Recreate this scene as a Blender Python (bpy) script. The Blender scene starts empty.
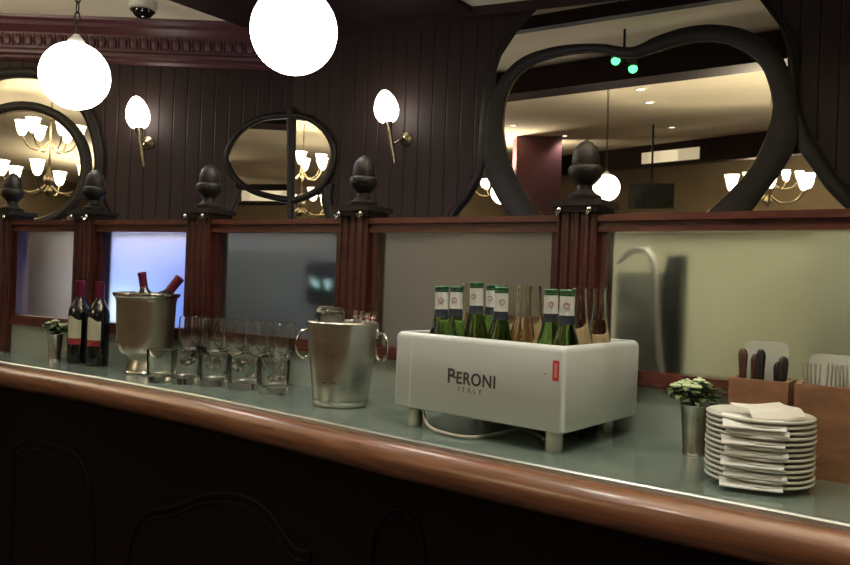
import bpy, bmesh, math, random
from mathutils import Vector, Matrix
random.seed(7)
S = bpy.context.scene
COL = S.collection
PI = math.pi

# ------------------------------------------------------------------ camera
H = 1.41                      # eye height
F = 760.0                     # focal length in pixels of the 850 wide frame
ROLL = math.radians(2.2)
cr, sr = math.cos(ROLL), math.sin(ROLL)
cam_d = bpy.data.cameras.new('camera'); cam = bpy.data.objects.new('camera', cam_d); COL.objects.link(cam)
cam_d.sensor_width = 36; cam_d.lens = F/850*36; cam_d.clip_start = 0.02
cam.matrix_world = Matrix.Translation((0, 0, H)) @ Matrix.Rotation(PI/2, 4, 'X') @ Matrix.Rotation(ROLL, 4, 'Z')
S.camera = cam

def ray(px, py):
    u, v = px-425, 282.5-py
    return Vector(((u*cr-v*sr)/F, 1.0, (u*sr+v*cr)/F))
def at(px, py, Y):
    r = ray(px, py); return Vector((r.x*Y, Y, H+r.z*Y))
def onz(px, py, z):
    r = ray(px, py); t = (z-H)/r.z; return Vector((r.x*t, t, z))
def onplane(px, py, n, d):    # plane n.P + d = 0
    r = ray(px, py); o = Vector((0, 0, H)); t = -(n.dot(o)+d)/n.dot(r); return o+r*t
def reflect(P, n, d):
    return P-2*(n.dot(P)+d)*n

# ------------------------------------------------------------------ materials
def new_mat(name):
    m = bpy.data.materials.new(name); m.use_nodes = True
    nt = m.node_tree; b = nt.nodes['Principled BSDF']
    return m, nt, b
def mat(name, c, rough=.5, metal=0, var=.15, scale=8., bump=0., bscale=60., spec=.5, rvar=0., stretch=(1,1,1), coat=0., rotz=None):
    m, nt, b = new_mat(name)
    tc = nt.nodes.new('ShaderNodeTexCoord'); mp = nt.nodes.new('ShaderNodeMapping'); mp.inputs['Scale'].default_value = stretch
    nt.links.new(tc.outputs['Object'], mp.inputs[0])
    if rotz is not None:
        mp.vector_type = 'TEXTURE'; mp.inputs['Rotation'].default_value = (0, 0, rotz); mp.inputs['Scale'].default_value = [1/x for x in stretch]
    nz = nt.nodes.new('ShaderNodeTexNoise'); nz.inputs['Scale'].default_value = scale; nz.inputs['Detail'].default_value = 5
    nt.links.new(mp.outputs[0], nz.inputs['Vector'])
    rp = nt.nodes.new('ShaderNodeValToRGB')
    rp.color_ramp.elements[0].position = .3; rp.color_ramp.elements[1].position = .7
    rp.color_ramp.elements[0].color = (*[x*(1-var) for x in c], 1); rp.color_ramp.elements[1].color = (*[min(1, x*(1+var)) for x in c], 1)
    nt.links.new(nz.outputs[0], rp.inputs[0]); nt.links.new(rp.outputs[0], b.inputs['Base Color'])
    b.inputs['Roughness'].default_value = rough; b.inputs['Metallic'].default_value = metal
    b.inputs['Specular IOR Level'].default_value = spec
    b.inputs['Coat Weight'].default_value = coat; b.inputs['Coat Roughness'].default_value = .15
    if rvar:
        mr = nt.nodes.new('ShaderNodeMapRange'); mr.inputs[3].default_value = rough-rvar; mr.inputs[4].default_value = rough+rvar
        nt.links.new(nz.outputs[0], mr.inputs[0]); nt.links.new(mr.outputs[0], b.inputs['Roughness'])
    if bump:
        n2 = nt.nodes.new('ShaderNodeTexNoise'); n2.inputs['Scale'].default_value = bscale
        nt.links.new(mp.outputs[0], n2.inputs['Vector'])
        bp = nt.nodes.new('ShaderNodeBump'); bp.inputs['Strength'].default_value = bump; bp.inputs['Distance'].default_value = .004
        nt.links.new(n2.outputs[0], bp.inputs['Height']); nt.links.new(bp.outputs[0], b.inputs['Normal'])
    return m
def wood(name, c, rough=.35, var=.35, stretch=(2, 2, 25), scale=3., coat=.3):
    return mat(name, c, rough, 0, var, scale, .15, 30., .5, .06, stretch, coat)
def glass(name, c=(1, 1, 1), rough=0., ior=1.45):
    m, nt, b = new_mat(name)
    b.inputs['Base Color'].default_value = (*c, 1); b.inputs['Transmission Weight'].default_value = 1
    b.inputs['Roughness'].default_value = rough; b.inputs['IOR'].default_value = ior
    nz = nt.nodes.new('ShaderNodeTexNoise'); nz.inputs['Scale'].default_value = 25
    mr = nt.nodes.new('ShaderNodeMapRange'); mr.inputs[3].default_value = rough*.9; mr.inputs[4].default_value = rough*1.1+.004
    nt.links.new(nz.outputs[0], mr.inputs[0]); nt.links.new(mr.outputs[0], b.inputs['Roughness'])
    return m
def emit(name, c, s):
    m, nt, b = new_mat(name)
    b.inputs['Base Color'].default_value = (.8, .8, .8, 1)
    b.inputs['Emission Color'].default_value = (*c, 1); b.inputs['Emission Strength'].default_value = s
    return m
def planks(name, c, pitch, rough=.45):
    m, nt, b = new_mat(name)
    tc = nt.nodes.new('ShaderNodeTexCoord'); sp = nt.nodes.new('ShaderNodeSeparateXYZ')
    nt.links.new(tc.outputs['Object'], sp.inputs[0])
    dv = nt.nodes.new('ShaderNodeMath'); dv.operation = 'DIVIDE'; dv.inputs[1].default_value = pitch
    fr = nt.nodes.new('ShaderNodeMath'); fr.operation = 'FRACT'
    pg = nt.nodes.new('ShaderNodeMath'); pg.operation = 'PINGPONG'; pg.inputs[1].default_value = .5
    nt.links.new(sp.outputs[0], dv.inputs[0]); nt.links.new(dv.outputs[0], fr.inputs[0]); nt.links.new(fr.outputs[0], pg.inputs[0])
    mr = nt.nodes.new('ShaderNodeMapRange'); mr.inputs[1].default_value = .0; mr.inputs[2].default_value = .07
    nt.links.new(pg.outputs[0], mr.inputs[0])
    mp = nt.nodes.new('ShaderNodeMapping'); mp.inputs['Scale'].default_value = (12, 12, 1)
    nt.links.new(tc.outputs['Object'], mp.inputs[0])
    nz = nt.nodes.new('ShaderNodeTexNoise'); nz.inputs['Scale'].default_value = 2.5; nz.inputs['Detail'].default_value = 6
    nt.links.new(mp.outputs[0], nz.inputs['Vector'])
    rp = nt.nodes.new('ShaderNodeValToRGB')
    rp.color_ramp.elements[0].color = (*[x*.65 for x in c], 1); rp.color_ramp.elements[1].color = (*[x*1.3 for x in c], 1)
    nt.links.new(nz.outputs[0], rp.inputs[0]); nt.links.new(rp.outputs[0], b.inputs['Base Color'])
    bp = nt.nodes.new('ShaderNodeBump'); bp.inputs['Strength'].default_value = .6; bp.inputs['Distance'].default_value = .008
    nt.links.new(mr.outputs[0], bp.inputs['Height']); nt.links.new(bp.outputs[0], b.inputs['Normal'])
    b.inputs['Roughness'].default_value = rough; b.inputs['Specular IOR Level'].default_value = .3
    return m

M = {}
M['wall'] = planks('dark_boarding', (.021, .0100, .0090), .095, .55)
M['ceiling'] = mat('ceiling_cream', (.80, .73, .56), .85, var=.05, scale=2)
M['maroon'] = mat('maroon_paint', (.078, .025, .031), .42, var=.15, scale=6, bump=.2)
M['beam'] = mat('dark_beam', (.022, .010, .011), .6, var=.25, scale=5, spec=.25)
M['floor'] = wood('floor_boards', (.06, .035, .025), .5, stretch=(3, 20, 1))
M['redwood'] = wood('red_mahogany', (.046, .0085, .007), .36)
M['railwood'] = wood('red_mahogany_rail', (.075, .0175, .012), .34, stretch=(6, 6, 30))
M['finial'] = mat('black_brown_turned_wood', (.010, .0075, .0062), .5, var=.2, spec=.3, bump=.4, bscale=90)
M['nosing'] = mat('worn_bar_nosing', (.15, .062, .031), .3, 0, .38, 3.2, .12, 9., .5, .07, (1.6, 34, 34), .3, math.atan2(-.58, .815))
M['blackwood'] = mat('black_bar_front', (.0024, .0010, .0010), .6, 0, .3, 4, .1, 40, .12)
M['zinc'] = mat('zinc_sheet', (.205, .265, .228), .2, .35, .14, 5., .05, 25, rvar=.06, coat=.4)
M['zincmat'] = mat('zinc_backsplash', (.33, .37, .33), .42, .15, .1, 4.)
M['strip'] = mat('bright_zinc_edge', (.5, .55, .53), .28, .8, .1, 12.)
M['silver'] = mat('silver_plate', (.60, .57, .50), .3, 1, .12, 9., rvar=.06)
M['silverdull'] = mat('brushed_bucket', (.6, .58, .53), .3, 1, .22, 7., rvar=.08, stretch=(1, 1, 3))
M['chrome'] = mat('chrome', (.7, .7, .68), .12, 1, .05)
M['brass'] = mat('aged_brass', (.43, .36, .23), .3, 1, .2, 30)
M['frame'] = mat('dark_green_black_frame', (.0125, .0102, .0074), .5, spec=.32, var=.25, scale=10, bump=.3, bscale=35)
M['bevel'] = mat('mirror_bevel', (.85, .82, .74), .06, 1, .03)
M['mirror'] = mat('mirror_silver', (.82, .78, .69), .012, 1, .02, 3)
M['white_metal'] = mat('white_enamel', (.60, .635, .61), .34, 0, .03, 5., coat=.2)
M['dark_void'] = mat('black_inside', (.02, .02, .02), .6)
M['letter'] = mat('grey_brown_print', (.045, .04, .036), .5)
M['letterpale'] = mat('pale_grey_print', (.2, .2, .185), .5)
M['redtag'] = mat('red_sticker', (.5, .03, .035), .4)
M['whitetag'] = mat('white_print', (.8, .78, .75), .5)
M['porcelain'] = mat('white_porcelain', (.72, .73, .66), .18, 0, .02, 4, coat=.3)
M['paper'] = mat('paper_napkin', (.78, .78, .73), .85, 0, .04, 20, bump=.2, bscale=70)
M['boxwood'] = wood('caddy_wood', (.25, .122, .066), .45, var=.25, stretch=(6, 6, 18), coat=.1)
M['tub'] = mat('frosted_plastic', (.66, .69, .59), .4, 0, .05, 6)
M['tub'].node_tree.nodes['Principled BSDF'].inputs['Transmission Weight'].default_value = .08
M['blackplastic'] = mat('black_plastic', (.012, .012, .012), .3)
M['knifewood'] = mat('dark_red_handle', (.06, .025, .018), .35)
M['steel'] = mat('cutlery_steel', (.72, .71, .66), .32, .85, .1)
M['leaf'] = mat('dark_leaf', (.03, .055, .018), .5, var=.5, scale=40)
M['leaf2'] = mat('olive_leaf', (.09, .115, .04), .5, var=.4, scale=40)
M['bloom'] = mat('pale_green_bloom', (.52, .62, .36), .6, var=.2, scale=60)
M['soil'] = mat('soil', (.02, .014, .01), .9)
M['wineglass_dark'] = mat('dark_wine_glass', (.006, .006, .007), .08, 0, .1, coat=.5)
M['label'] = mat('cream_label', (.50, .50, .36), .6, var=.06)
M['labelred'] = mat('red_label_band', (.24, .018, .03), .5)
M['foil'] = mat('dark_red_foil', (.11, .007, .03), .35, .25)
M['foil2'] = mat('plum_foil', (.10, .008, .035), .35, .25)
M['glass'] = glass('clear_glass', (1, 1, .985), 0., 1.5)
M['greenglass'] = glass('green_bottle_glass', (.16, .29, .06), .04)
M['clearbeer'] = glass('clear_bottle_glass', (.93, .92, .85), .01)
M['beer'] = glass('amber_beer', (.75, .55, .36), .03, 1.34)
M['olivebeer'] = glass('olive_beer', (.68, .70, .36), .03, 1.34)
M['ice'] = glass('ice', (.9, .95, .95), .12, 1.3)
M['pinkplastic'] = glass('pink_clear', (.9, .6, .55), .1, 1.4)
M['necklabel'] = mat('white_neck_label', (.6, .62, .58), .5, var=.04)
M['capgreen'] = mat('green_cap_foil', (.02, .085, .04), .35, .3)
M['bluelabel'] = mat('navy_label', (.014, .018, .032), .45)
M['roundel'] = mat('red_roundel', (.36, .19, .16), .5)
M['tanlabel'] = mat('tan_label', (.5, .38, .2), .55)
M['cable'] = mat('pale_cable', (.4, .36, .3), .4)
M['frosted'] = glass('frosted_glass', (.92, .93, .9), .36, 1.18)
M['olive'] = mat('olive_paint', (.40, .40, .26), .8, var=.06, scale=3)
M['greypaint'] = mat('grey_paint', (.19, .178, .155), .8, var=.08, scale=3)
M['globe'] = emit('lit_opal_globe', (1, .97, .9), 17)
M['flame'] = emit('lit_flame_shade', (1, .93, .8), 13)
M['bulb'] = emit('lit_bulb', (1, .9, .72), 16)
M['tulip'] = emit('lit_tulip_shade', (1, .9, .7), 9)
M['downlight'] = emit('lit_downlight', (1, .9, .7), 12)
M['greenlamp'] = emit('green_lamp', (.08, 1, .3), 4)
M['cyanglint'] = emit('cyan_glint_glow', (.35, 1, .85), .6)  # glow colour for the glints on the dark monitor
M['camwhite'] = mat('cctv_white', (.6, .58, .52), .5)
M['camblack'] = mat('cctv_black', (.01, .01, .01), .08)
M['tvblack'] = mat('tv_black', (.012, .014, .014), .25)
M['farwall'] = mat('tan_wall', (.30, .25, .17), .8, var=.1, scale=1.5)
M['burgundy'] = mat('burgundy_wall', (.07, .015, .025), .6)
M['transom'] = emit('lit_transom_pane', (1, .86, .6), .55)
M['tealdark'] = mat('dark_cloth', (.02, .022, .018), .8)
M['slatepaint'] = mat('slate_paint', (.092, .108, .118), .8, var=.15, scale=3)
M['brownpaint'] = mat('brown_grey_paint', (.115, .10, .07), .8, var=.25, scale=2.5)
M['boardgrey'] = mat('grey_green_board', (.13, .14, .11), .7, var=.35, scale=14)
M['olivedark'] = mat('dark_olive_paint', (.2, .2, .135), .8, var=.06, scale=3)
M['palepipe'] = mat('pale_pipe', (.5, .48, .4), .3, .5)
def tv_mat():
    m, nt, b = new_mat('blue_screen_picture')
    tc = nt.nodes.new('ShaderNodeTexCoord')
    mp = nt.nodes.new('ShaderNodeMapping'); mp.inputs['Location'].default_value = (-.30, 0, -.36); mp.inputs['Scale'].default_value = (1.0, 0, 1.15)
    nt.links.new(tc.outputs['Generated'], mp.inputs[0])
    ln = nt.nodes.new('ShaderNodeVectorMath'); ln.operation = 'LENGTH'; nt.links.new(mp.outputs[0], ln.inputs[0])
    rp = nt.nodes.new('ShaderNodeValToRGB'); e = rp.color_ramp.elements
    e[0].position = .02; e[0].color = (.95, 1, .93, 1); e[1].position = .62; e[1].color = (.08, .17, .62, 1)
    k = e.new(.17); k.color = (.55, .78, 1, 1); k = e.new(.33); k.color = (.2, .36, .9, 1)
    nt.links.new(ln.outputs['Value'], rp.inputs[0]); nt.links.new(rp.outputs[0], b.inputs['Emission Color'])
    b.inputs['Emission Strength'].default_value = 1.5; b.inputs['Base Color'].default_value = (.02, .02, .02, 1)
    return m
M['tvblue'] = tv_mat()

# ------------------------------------------------------------------ mesh helpers
class MB:
    def __init__(s): s.bm = bmesh.new()
    def face(s, pts):
        return s.bm.faces.new([s.bm.verts.new(p) for p in pts])
    def hexa(s, b4, t4):
        vb = [s.bm.verts.new(p) for p in b4]; vt = [s.bm.verts.new(p) for p in t4]
        s.bm.faces.new(vb[::-1]); s.bm.faces.new(vt)
        for i in range(4):
            j = (i+1) % 4; s.bm.faces.new((vb[i], vb[j], vt[j], vt[i]))
        return s
    def box(s, x0, x1, y0, y1, z0, z1):
        return s.hexa([(x0, y0, z0), (x1, y0, z0), (x1, y1, z0), (x0, y1, z0)], [(x0, y0, z1), (x1, y0, z1), (x1, y1, z1), (x0, y1, z1)])
    def obox(s, A, B, w0, w1, z0, z1):   # box along A->B in plan, from offset w0 to w1 along the left normal
        A = Vector((A[0], A[1], 0)); B = Vector((B[0], B[1], 0)); d = (B-A).normalized(); n = Vector((-d.y, d.x, 0))
        q = [A+n*w0, B+n*w0, B+n*w1, A+n*w1]
        return s.hexa([(p.x, p.y, z0) for p in q], [(p.x, p.y, z1) for p in q])
    def loft(s, rings, closed=True, caps=True):
        R = [[s.bm.verts.new(p) for p in r] for r in rings]
        for a, b in zip(R, R[1:]):
            n = len(a)
            for i in range(n if closed else n-1):
                j = (i+1) % n
                try: s.bm.faces.new((a[i], a[j], b[j], b[i]))
                except ValueError: pass
        if caps and closed:
            s.bm.faces.new(R[0][::-1]); s.bm.faces.new(R[-1])
        return s
    def tube(s, pts, r, seg=8, closed=False):
        pts = [Vector(p) for p in pts]; n = len(pts); rings = []
        rr = r if isinstance(r, (list, tuple)) else [r]*n
        up = None
        for i, p in enumerate(pts):
            a = pts[i-1] if (i > 0 or closed) else p
            b = pts[(i+1) % n] if (i < n-1 or closed) else p
            t = (b-a).normalized()
            if up is None: up = t.orthogonal().normalized()
            up = (up-t*up.dot(t)); up = up.normalized() if up.length > 1e-6 else t.orthogonal().normalized()
            q = t.cross(up)
            rings.append([p+(up*math.cos(2*PI*k/seg)+q*math.sin(2*PI*k/seg))*rr[i] for k in range(seg)])
        if closed:
            rings.append(rings[0]); s.loft(rings, True, False); bmesh.ops.remove_doubles(s.bm, verts=s.bm.verts, dist=1e-6)
        else: s.loft(rings)
        return s
    def lathe(s, prof, seg=24, c=(0, 0, 0), mtx=None):
        c = Vector(c); rings = []
        mt = mtx or Matrix.Identity(3)
        rows = []
        for r, z in prof:
            if r < 1e-5: rows.append([s.bm.verts.new(c+mt @ Vector((0, 0, z)))])
            else: rows.append([s.bm.verts.new(c+mt @ Vector((r*math.cos(2*PI*k/seg), r*math.sin(2*PI*k/seg), z))) for k in range(seg)])
        for a, b in zip(rows, rows[1:]):
            for k in range(seg):
                j = (k+1) % seg
                if len(a) == 1 and len(b) == 1: continue
                if len(a) == 1: s.bm.faces.new((a[0], b[j], b[k]))
                elif len(b) == 1: s.bm.faces.new((a[k], a[j], b[0]))
                else: s.bm.faces.new((a[k], a[j], b[j], b[k]))
        return s
    def ball(s, c, rx, ry=None, rz=None, u=10, v=6, mtx=None):
        ry = ry or rx; rz = rz or rx
        g = bmesh.ops.create_uvsphere(s.bm, u_segments=u, v_segments=v, radius=1)
        mt = (mtx or Matrix.Identity(3)).to_4x4()
        bmesh.ops.transform(s.bm, matrix=Matrix.Translation(c) @ mt @ Matrix.Diagonal((rx, ry, rz, 1)), verts=g['verts'])
        return s
    def xf(s, mtx):
        bmesh.ops.transform(s.bm, matrix=mtx, verts=s.bm.verts); return s
    def build(s, name, m, parent=None, smooth=True, bevel=0, flat_angle=40, normals=True):
        if bevel:
            ed = [e for e in s.bm.edges if len(e.link_faces) == 2 and e.calc_face_angle(0) > .6]
            bmesh.ops.bevel(s.bm, geom=ed, offset=bevel, segments=2, affect='EDGES', clamp_overlap=True)
        if normals: bmesh.ops.recalc_face_normals(s.bm, faces=s.bm.faces)
        me = bpy.data.meshes.new(name)
        if parent is not None:
            loc = parent_world(parent)
            bmesh.ops.translate(s.bm, verts=s.bm.verts, vec=-loc)
        for f in s.bm.faces: f.smooth = smooth
        for e in s.bm.edges:
            if len(e.link_faces) == 2 and e.calc_face_angle(0) > math.radians(flat_angle): e.smooth = False
        s.bm.to_mesh(me); s.bm.free()
        o = bpy.data.objects.new(name, me); COL.objects.link(o)
        if isinstance(m, (list, tuple)):
            for k in m: me.materials.append(k)
        else: me.materials.append(m)
        if parent is not None: o.parent = parent
        return o
def parent_world(p):
    v = Vector((0, 0, 0))
    while p is not None: v += Vector(p.location); p = p.parent
    return v
def tag(o, label=None, cat=None, group=None, kind=None):
    if label: o['label'] = label
    if cat: o['category'] = cat
    if group: o['group'] = group
    if kind: o['kind'] = kind
    return o
def thing(name, label, cat, loc=(0, 0, 0), group=None):
    o = bpy.data.objects.new(name, None); COL.objects.link(o); o.location = loc; o.empty_display_size = .05
    return tag(o, label, cat, group)
def dup(root, loc, label=None, rot=None):
    r = root.copy(); COL.objects.link(r); r.location = loc
    if rot is not None: r.rotation_euler = rot
    if label: r['label'] = label
    for ch in list(root.children):
        c = ch.copy(); COL.objects.link(c); c.parent = r
        for g in list(ch.children):
            d = g.copy(); COL.objects.link(d); d.parent = c
    return r
def smooth_pts(P, n=6, closed=False):
    P = [Vector(p) for p in P]; out = []; N = len(P)
    for i in range(N if closed else N-1):
        if closed: p0, p1, p2, p3 = P[i-1], P[i], P[(i+1) % N], P[(i+2) % N]
        else: p0, p1, p2, p3 = P[max(0, i-1)], P[i], P[i+1], P[min(N-1, i+2)]
        for k in range(n):
            t = k/n
            out.append(.5*((2*p1)+(p2-p0)*t+(2*p0-5*p1+4*p2-p3)*t*t+(3*p1-p0-3*p2+p3)*t**3))
    if not closed: out.append(P[-1])
    return out

# ------------------------------------------------------------------ plan of the place
ZC = H-.305                       # bar top
ZR = H+.167                       # top of the screen rail
ZCEIL = H+1.70
YL = 5.23                         # left stretch of back wall
XC = -.957                        # bend between the two stretches
WN = Vector((-.39, -.921, 0)).normalized(); WD = -WN.dot(Vector((XC, YL, 0)))
WDIR = Vector((.921, -.39, 0)).normalized()
def onR(px, py, off=0): return onplane(px, py, WN, WD-off)
def onL(px, py, off=0): return onplane(px, py, Vector((0, -1, 0)), YL-off)

# ------------------------------------------------------------------ room shell
def wall(name, A, B, z0, z1, m, th=.1):
    A = Vector(A); B = Vector(B); L = (B-A).length; ang = math.atan2(B.y-A.y, B.x-A.x)
    mb = MB(); mb.box(0, L, 0, th, z0, z1)
    o = mb.build(name, m, None, False); o.location = (A.x, A.y, 0); o.rotation_euler = (0, 0, ang)
    return tag(o, kind='structure')
RX = 3.6
corner = Vector((XC, YL)); rend = corner+Vector((WDIR.x, WDIR.y))*((RX-XC)/WDIR.x)
wall('wall_left', (-7, YL), (XC, YL), 0, ZCEIL, M['wall'])
wall('wall_right', corner, rend, 0, ZCEIL, M['wall'])
wall('wall_side', rend, (RX, -5.5), 0, ZCEIL, M['farwall'])
wall('wall_back', (RX, -5.5), (-7, -5.5), 0, ZCEIL, M['farwall'])
wall('wall_far', (-7, -5.5), (-7, YL), 0, ZCEIL, M['farwall'])
mb = MB(); mb.box(-7.1, RX+.1, -5.6, YL+.1, -.08, 0); tag(mb.build('floor', M['floor'], None, False), kind='structure')
mb = MB(); mb.box(-7.1, RX+.1, -5.6, YL+.1, ZCEIL, ZCEIL+.08); tag(mb.build('ceiling', M['ceiling'], None, False), kind='structure')

# cornice along the left stretch of wall
zc1 = ZCEIL
prof = [(0, -.285), (.02, -.285), (.035, -.268), (.035, -.25), (.055, -.24), (.06, -.22), (.05, -.205), (.062, -.10), (.085, -.075), (.105, -.06), (.105, -.035), (.13, -.02), (.135, 0), (0, 0)]
mb = MB()
mb.loft([[(x, YL-a, zc1+z) for a, z in prof] for x in (-6.99, XC-.002)])
x = -4.2
while x < XC-.05:
    mb.ball((x, YL-.058, zc1-.150), .028, .02, .042, 8, 6)
    mb.tube([(x+.036, YL-.06, zc1-.11), (x+.036, YL-.062, zc1-.19)], [.007, .004], 6)
    x += .072
tag(mb.build('trim_1', M['maroon'], None, True, flat_angle=35), kind='structure')

# dark soffit board whose edge crosses the ceiling top left
e1 = onz(168, 0, ZCEIL-.03); e2 = onz(254, 31, ZCEIL-.03)
dd = (e2-e1).normalized(); e0 = e1-dd*2.2; e3 = e1+dd*((YL-.02-e1.y)/dd.y)
q = [e0, e3, e3+Vector((1.6, -.35, 0)), e0+Vector((1.6, -.35, 0))]
mb = MB(); mb.hexa([(p.x, min(p.y, YL-.02), ZCEIL-.03) for p in q], [(p.x, min(p.y, YL-.02), ZCEIL-.001) for p in q])
tag(mb.build('trim_2', M['beam'], None, False), kind='structure')

mb = MB(); a_ = Vector((XC, YL, 0))+WN*.001; b_ = a_+WDIR*4.6
mb.obox(a_, b_, 0, -.07 if Vector((-WDIR.y, WDIR.x, 0)).dot(WN) < 0 else .07, ZCEIL-.06, ZCEIL-.0005)
tag(mb.build('trim_6', M['beam'], None, False), kind='structure')

# ------------------------------------------------------------------ bar screen: posts, rails, panes
K = F/700*1.0
post_def = [(-62, .375), (10, .392), (92, .4185), (206, .460), (360, .522), (581, .622), (930, .803)]
POSTS = []
for px, inv in post_def:
    Y = K/inv; hy = 282.5+math.tan(ROLL)*(px-425)
    r = ray(px, hy); POSTS.append(Vector((r.x*Y, Y, 0)))
POSTS.append(POSTS[-1]+(POSTS[-1]-POSTS[-2]).normalized()*.66)
sc0 = POSTS[3]
screen = thing('bar_screen', 'red mahogany screen of frosted panes and acorn topped posts along the bar back', 'screen', (sc0.x, sc0.y, ZC))
post_sub = []
def acorn(x, y, z):
    p = [(0, -.002), (.040, -.002), (.043, .004), (.043, .012), (.030, .018), (.021, .026), (.020, .036), (.030, .045), (.041, .056), (.043, .066), (.043, .076), (.040, .080),
         (.0345, .082), (.0355, .092), (.034, .108), (.027, .124), (.015, .135), (.006, .139), (0, .143)]
    return MB().lathe([(r*.9, h) for r, h in p], 24, (x, y, z))
for i, P in enumerate(POSTS):
    a = POSTS[i-1] if i else P; b = POSTS[i+1] if i < len(POSTS)-1 else P
    d = (b-a).normalized(); n = Vector((-d.y, d.x, 0))
    if n.y > 0: n = -n                      # toward the viewer
    hw = .047
    mb = MB()
    # fluted plan outline
    out = []
    for k in range(25):
        t = -hw+2*hw*k/24
        dep = .040-(.006 if (k % 6) in (2, 3, 4) and 1 < k < 23 else 0)
        out.append(P+d*t+n*dep)
    out += [P+d*hw-n*.04, P-d*hw-n*.04]
    mb.loft([[(p.x, p.y, z) for p in out] for z in (ZC-.02, ZR+.004)])
    po = mb.build('post', M['redwood'], screen, False)
    mb = MB()
    for (hh, ex) in ((0, .006), (.014, .014)):
        q = [P-d*(hw+ex)+n*(.044+ex), P+d*(hw+ex)+n*(.044+ex), P+d*(hw+ex)-n*(.044+ex), P-d*(hw+ex)-n*(.044+ex)]
        mb.hexa([(p.x, p.y, ZR+.004+hh) for p in q], [(p.x, p.y, ZR+.004+hh+.014) for p in q])
    mb.build('post_cap', M['finial'], po, False, .003)
    acorn(P.x, P.y, ZR+.033).build('acorn_finial', M['finial'], po)
    for sgn in (-.55, .62):
        mb = MB(); c = P+d*hw*sgn*1.3+n*.062
        mb.ball((c.x, c.y, ZR+.008), .006, .006, .007)
        mb.tube([(c.x, c.y, ZR+.004), (c.x+n.x*.012, c.y+n.y*.012, ZR-.003), (c.x+n.x*.018, c.y+n.y*.018, ZR+.006)], .0028, 6)
        mb.build('chrome_hook', M['chrome'], po)
for i, (A, B) in enumerate(zip(POSTS, POSTS[1:])):
    d = (B-A).normalized(); n = Vector((-d.y, d.x, 0)); n = n if n.y > 0 else -n
    sg = 1 if Vector((-d.y, d.x, 0)).dot(n) > 0 else -1
    a = A+d*.047; b = B-d*.047
    def ob(mb, p, q, w0, w1, z0, z1): return mb.obox(p, q, w0*sg, w1*sg, z0, z1)
    mb = MB(); ob(mb, a, b, -.026, .026, H+.128, ZR); ob(mb, a, b, -.036, -.0255, ZR-.016, ZR-.002)
    ob(mb, a, b, -.031, -.0255, H+.128, H+.138)
    mb.build('top_rail', M['railwood'], screen, False, .003)
    mb = MB(); ob(mb, a, b, -.026, .026, H-.205, H-.173); ob(mb, a, b, -.033, -.0255, H-.205, H-.196)
    mb.build('bottom_rail', M['railwood'], screen, False, .003)
    mb = MB(); ob(mb, a, a+d*.020, -.022, .022, H-.1735, H+.1285); mb.build('stile', M['redwood'], screen, False, .002)
    mb = MB(); ob(mb, b-d*.020, b, -.022, .022, H-.1735, H+.1285); mb.build('stile', M['redwood'], screen, False, .002)
    mb = MB(); ob(mb, a+d*.018, b-d*.018, -.003, .003, H-.174, H+.129)
    mb.build('frosted_pane', M['frosted'], screen, False)
    mb = MB(); ob(mb, a, b, -.02, .02, ZC-.03, H-.2045)
    mb.build('backsplash', M['zincmat'], screen, False)

# added low wall behind the screen, bay colours set each pane's brightness
def offs(i, o):
    a = POSTS[max(0, i-1)]; b = POSTS[min(len(POSTS)-1, i+1)]; d = (b-a).normalized(); n = Vector((-d.y, d.x, 0)); n = n if n.y > 0 else -n
    return POSTS[i]+n*o
BW = [offs(i, .55) for i in range(len(POSTS))]
mb = MB()
A4, B4 = BW[4], BW[5]; r_ = ray(590, 288); r_.z = 0; nn_ = Vector((-(B4-A4).y, (B4-A4).x, 0)); BX = r_*(A4.dot(nn_)/r_.dot(nn_))
for A, B in zip(BW[:3], BW[1:3]): mb.obox(A, B, 0, .05, 0, H+.15)
tag(mb.build('wall_added', M['greypaint'], None, False), kind='structure')
r_ = ray(362, 280); r_.z = 0; A3, B3 = BW[3], BW[4]; nn_ = Vector((-(B3-A3).y, (B3-A3).x, 0)); BY = r_*(A3.dot(nn_)/r_.dot(nn_))
mb = MB()
for A, B in ((BW[2], BW[3]), (BW[3], BY)): mb.obox(A, B, 0, .05, 0, H+.15)
tag(mb.build('wall_added_slate', M['slatepaint'], None, False), kind='structure')
mb = MB()
for A, B in ((BY, BW[4]), (BW[4], BX)): mb.obox(A, B, 0, .05, 0, H+.15)
tag(mb.build('wall_added_brown', M['brownpaint'], None, False), kind='structure')
mb = MB()
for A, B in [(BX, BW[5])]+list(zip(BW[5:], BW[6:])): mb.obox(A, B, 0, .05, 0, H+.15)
tag(mb.build('wall_added_olive', M['olive'], None, False), kind='structure')

def area(name, loc, target, sx, sy, power, col=(1, .93, .8)):
    l = bpy.data.lights.new(name, 'AREA'); l.shape = 'RECTANGLE'; l.size = sx; l.size_y = sy; l.energy = power; l.color = col
    o = bpy.data.objects.new(name, l); COL.objects.link(o); o.location = loc
    o.rotation_euler = (Vector(target)-Vector(loc)).to_track_quat('-Z', 'Y').to_euler()
    return o
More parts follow.
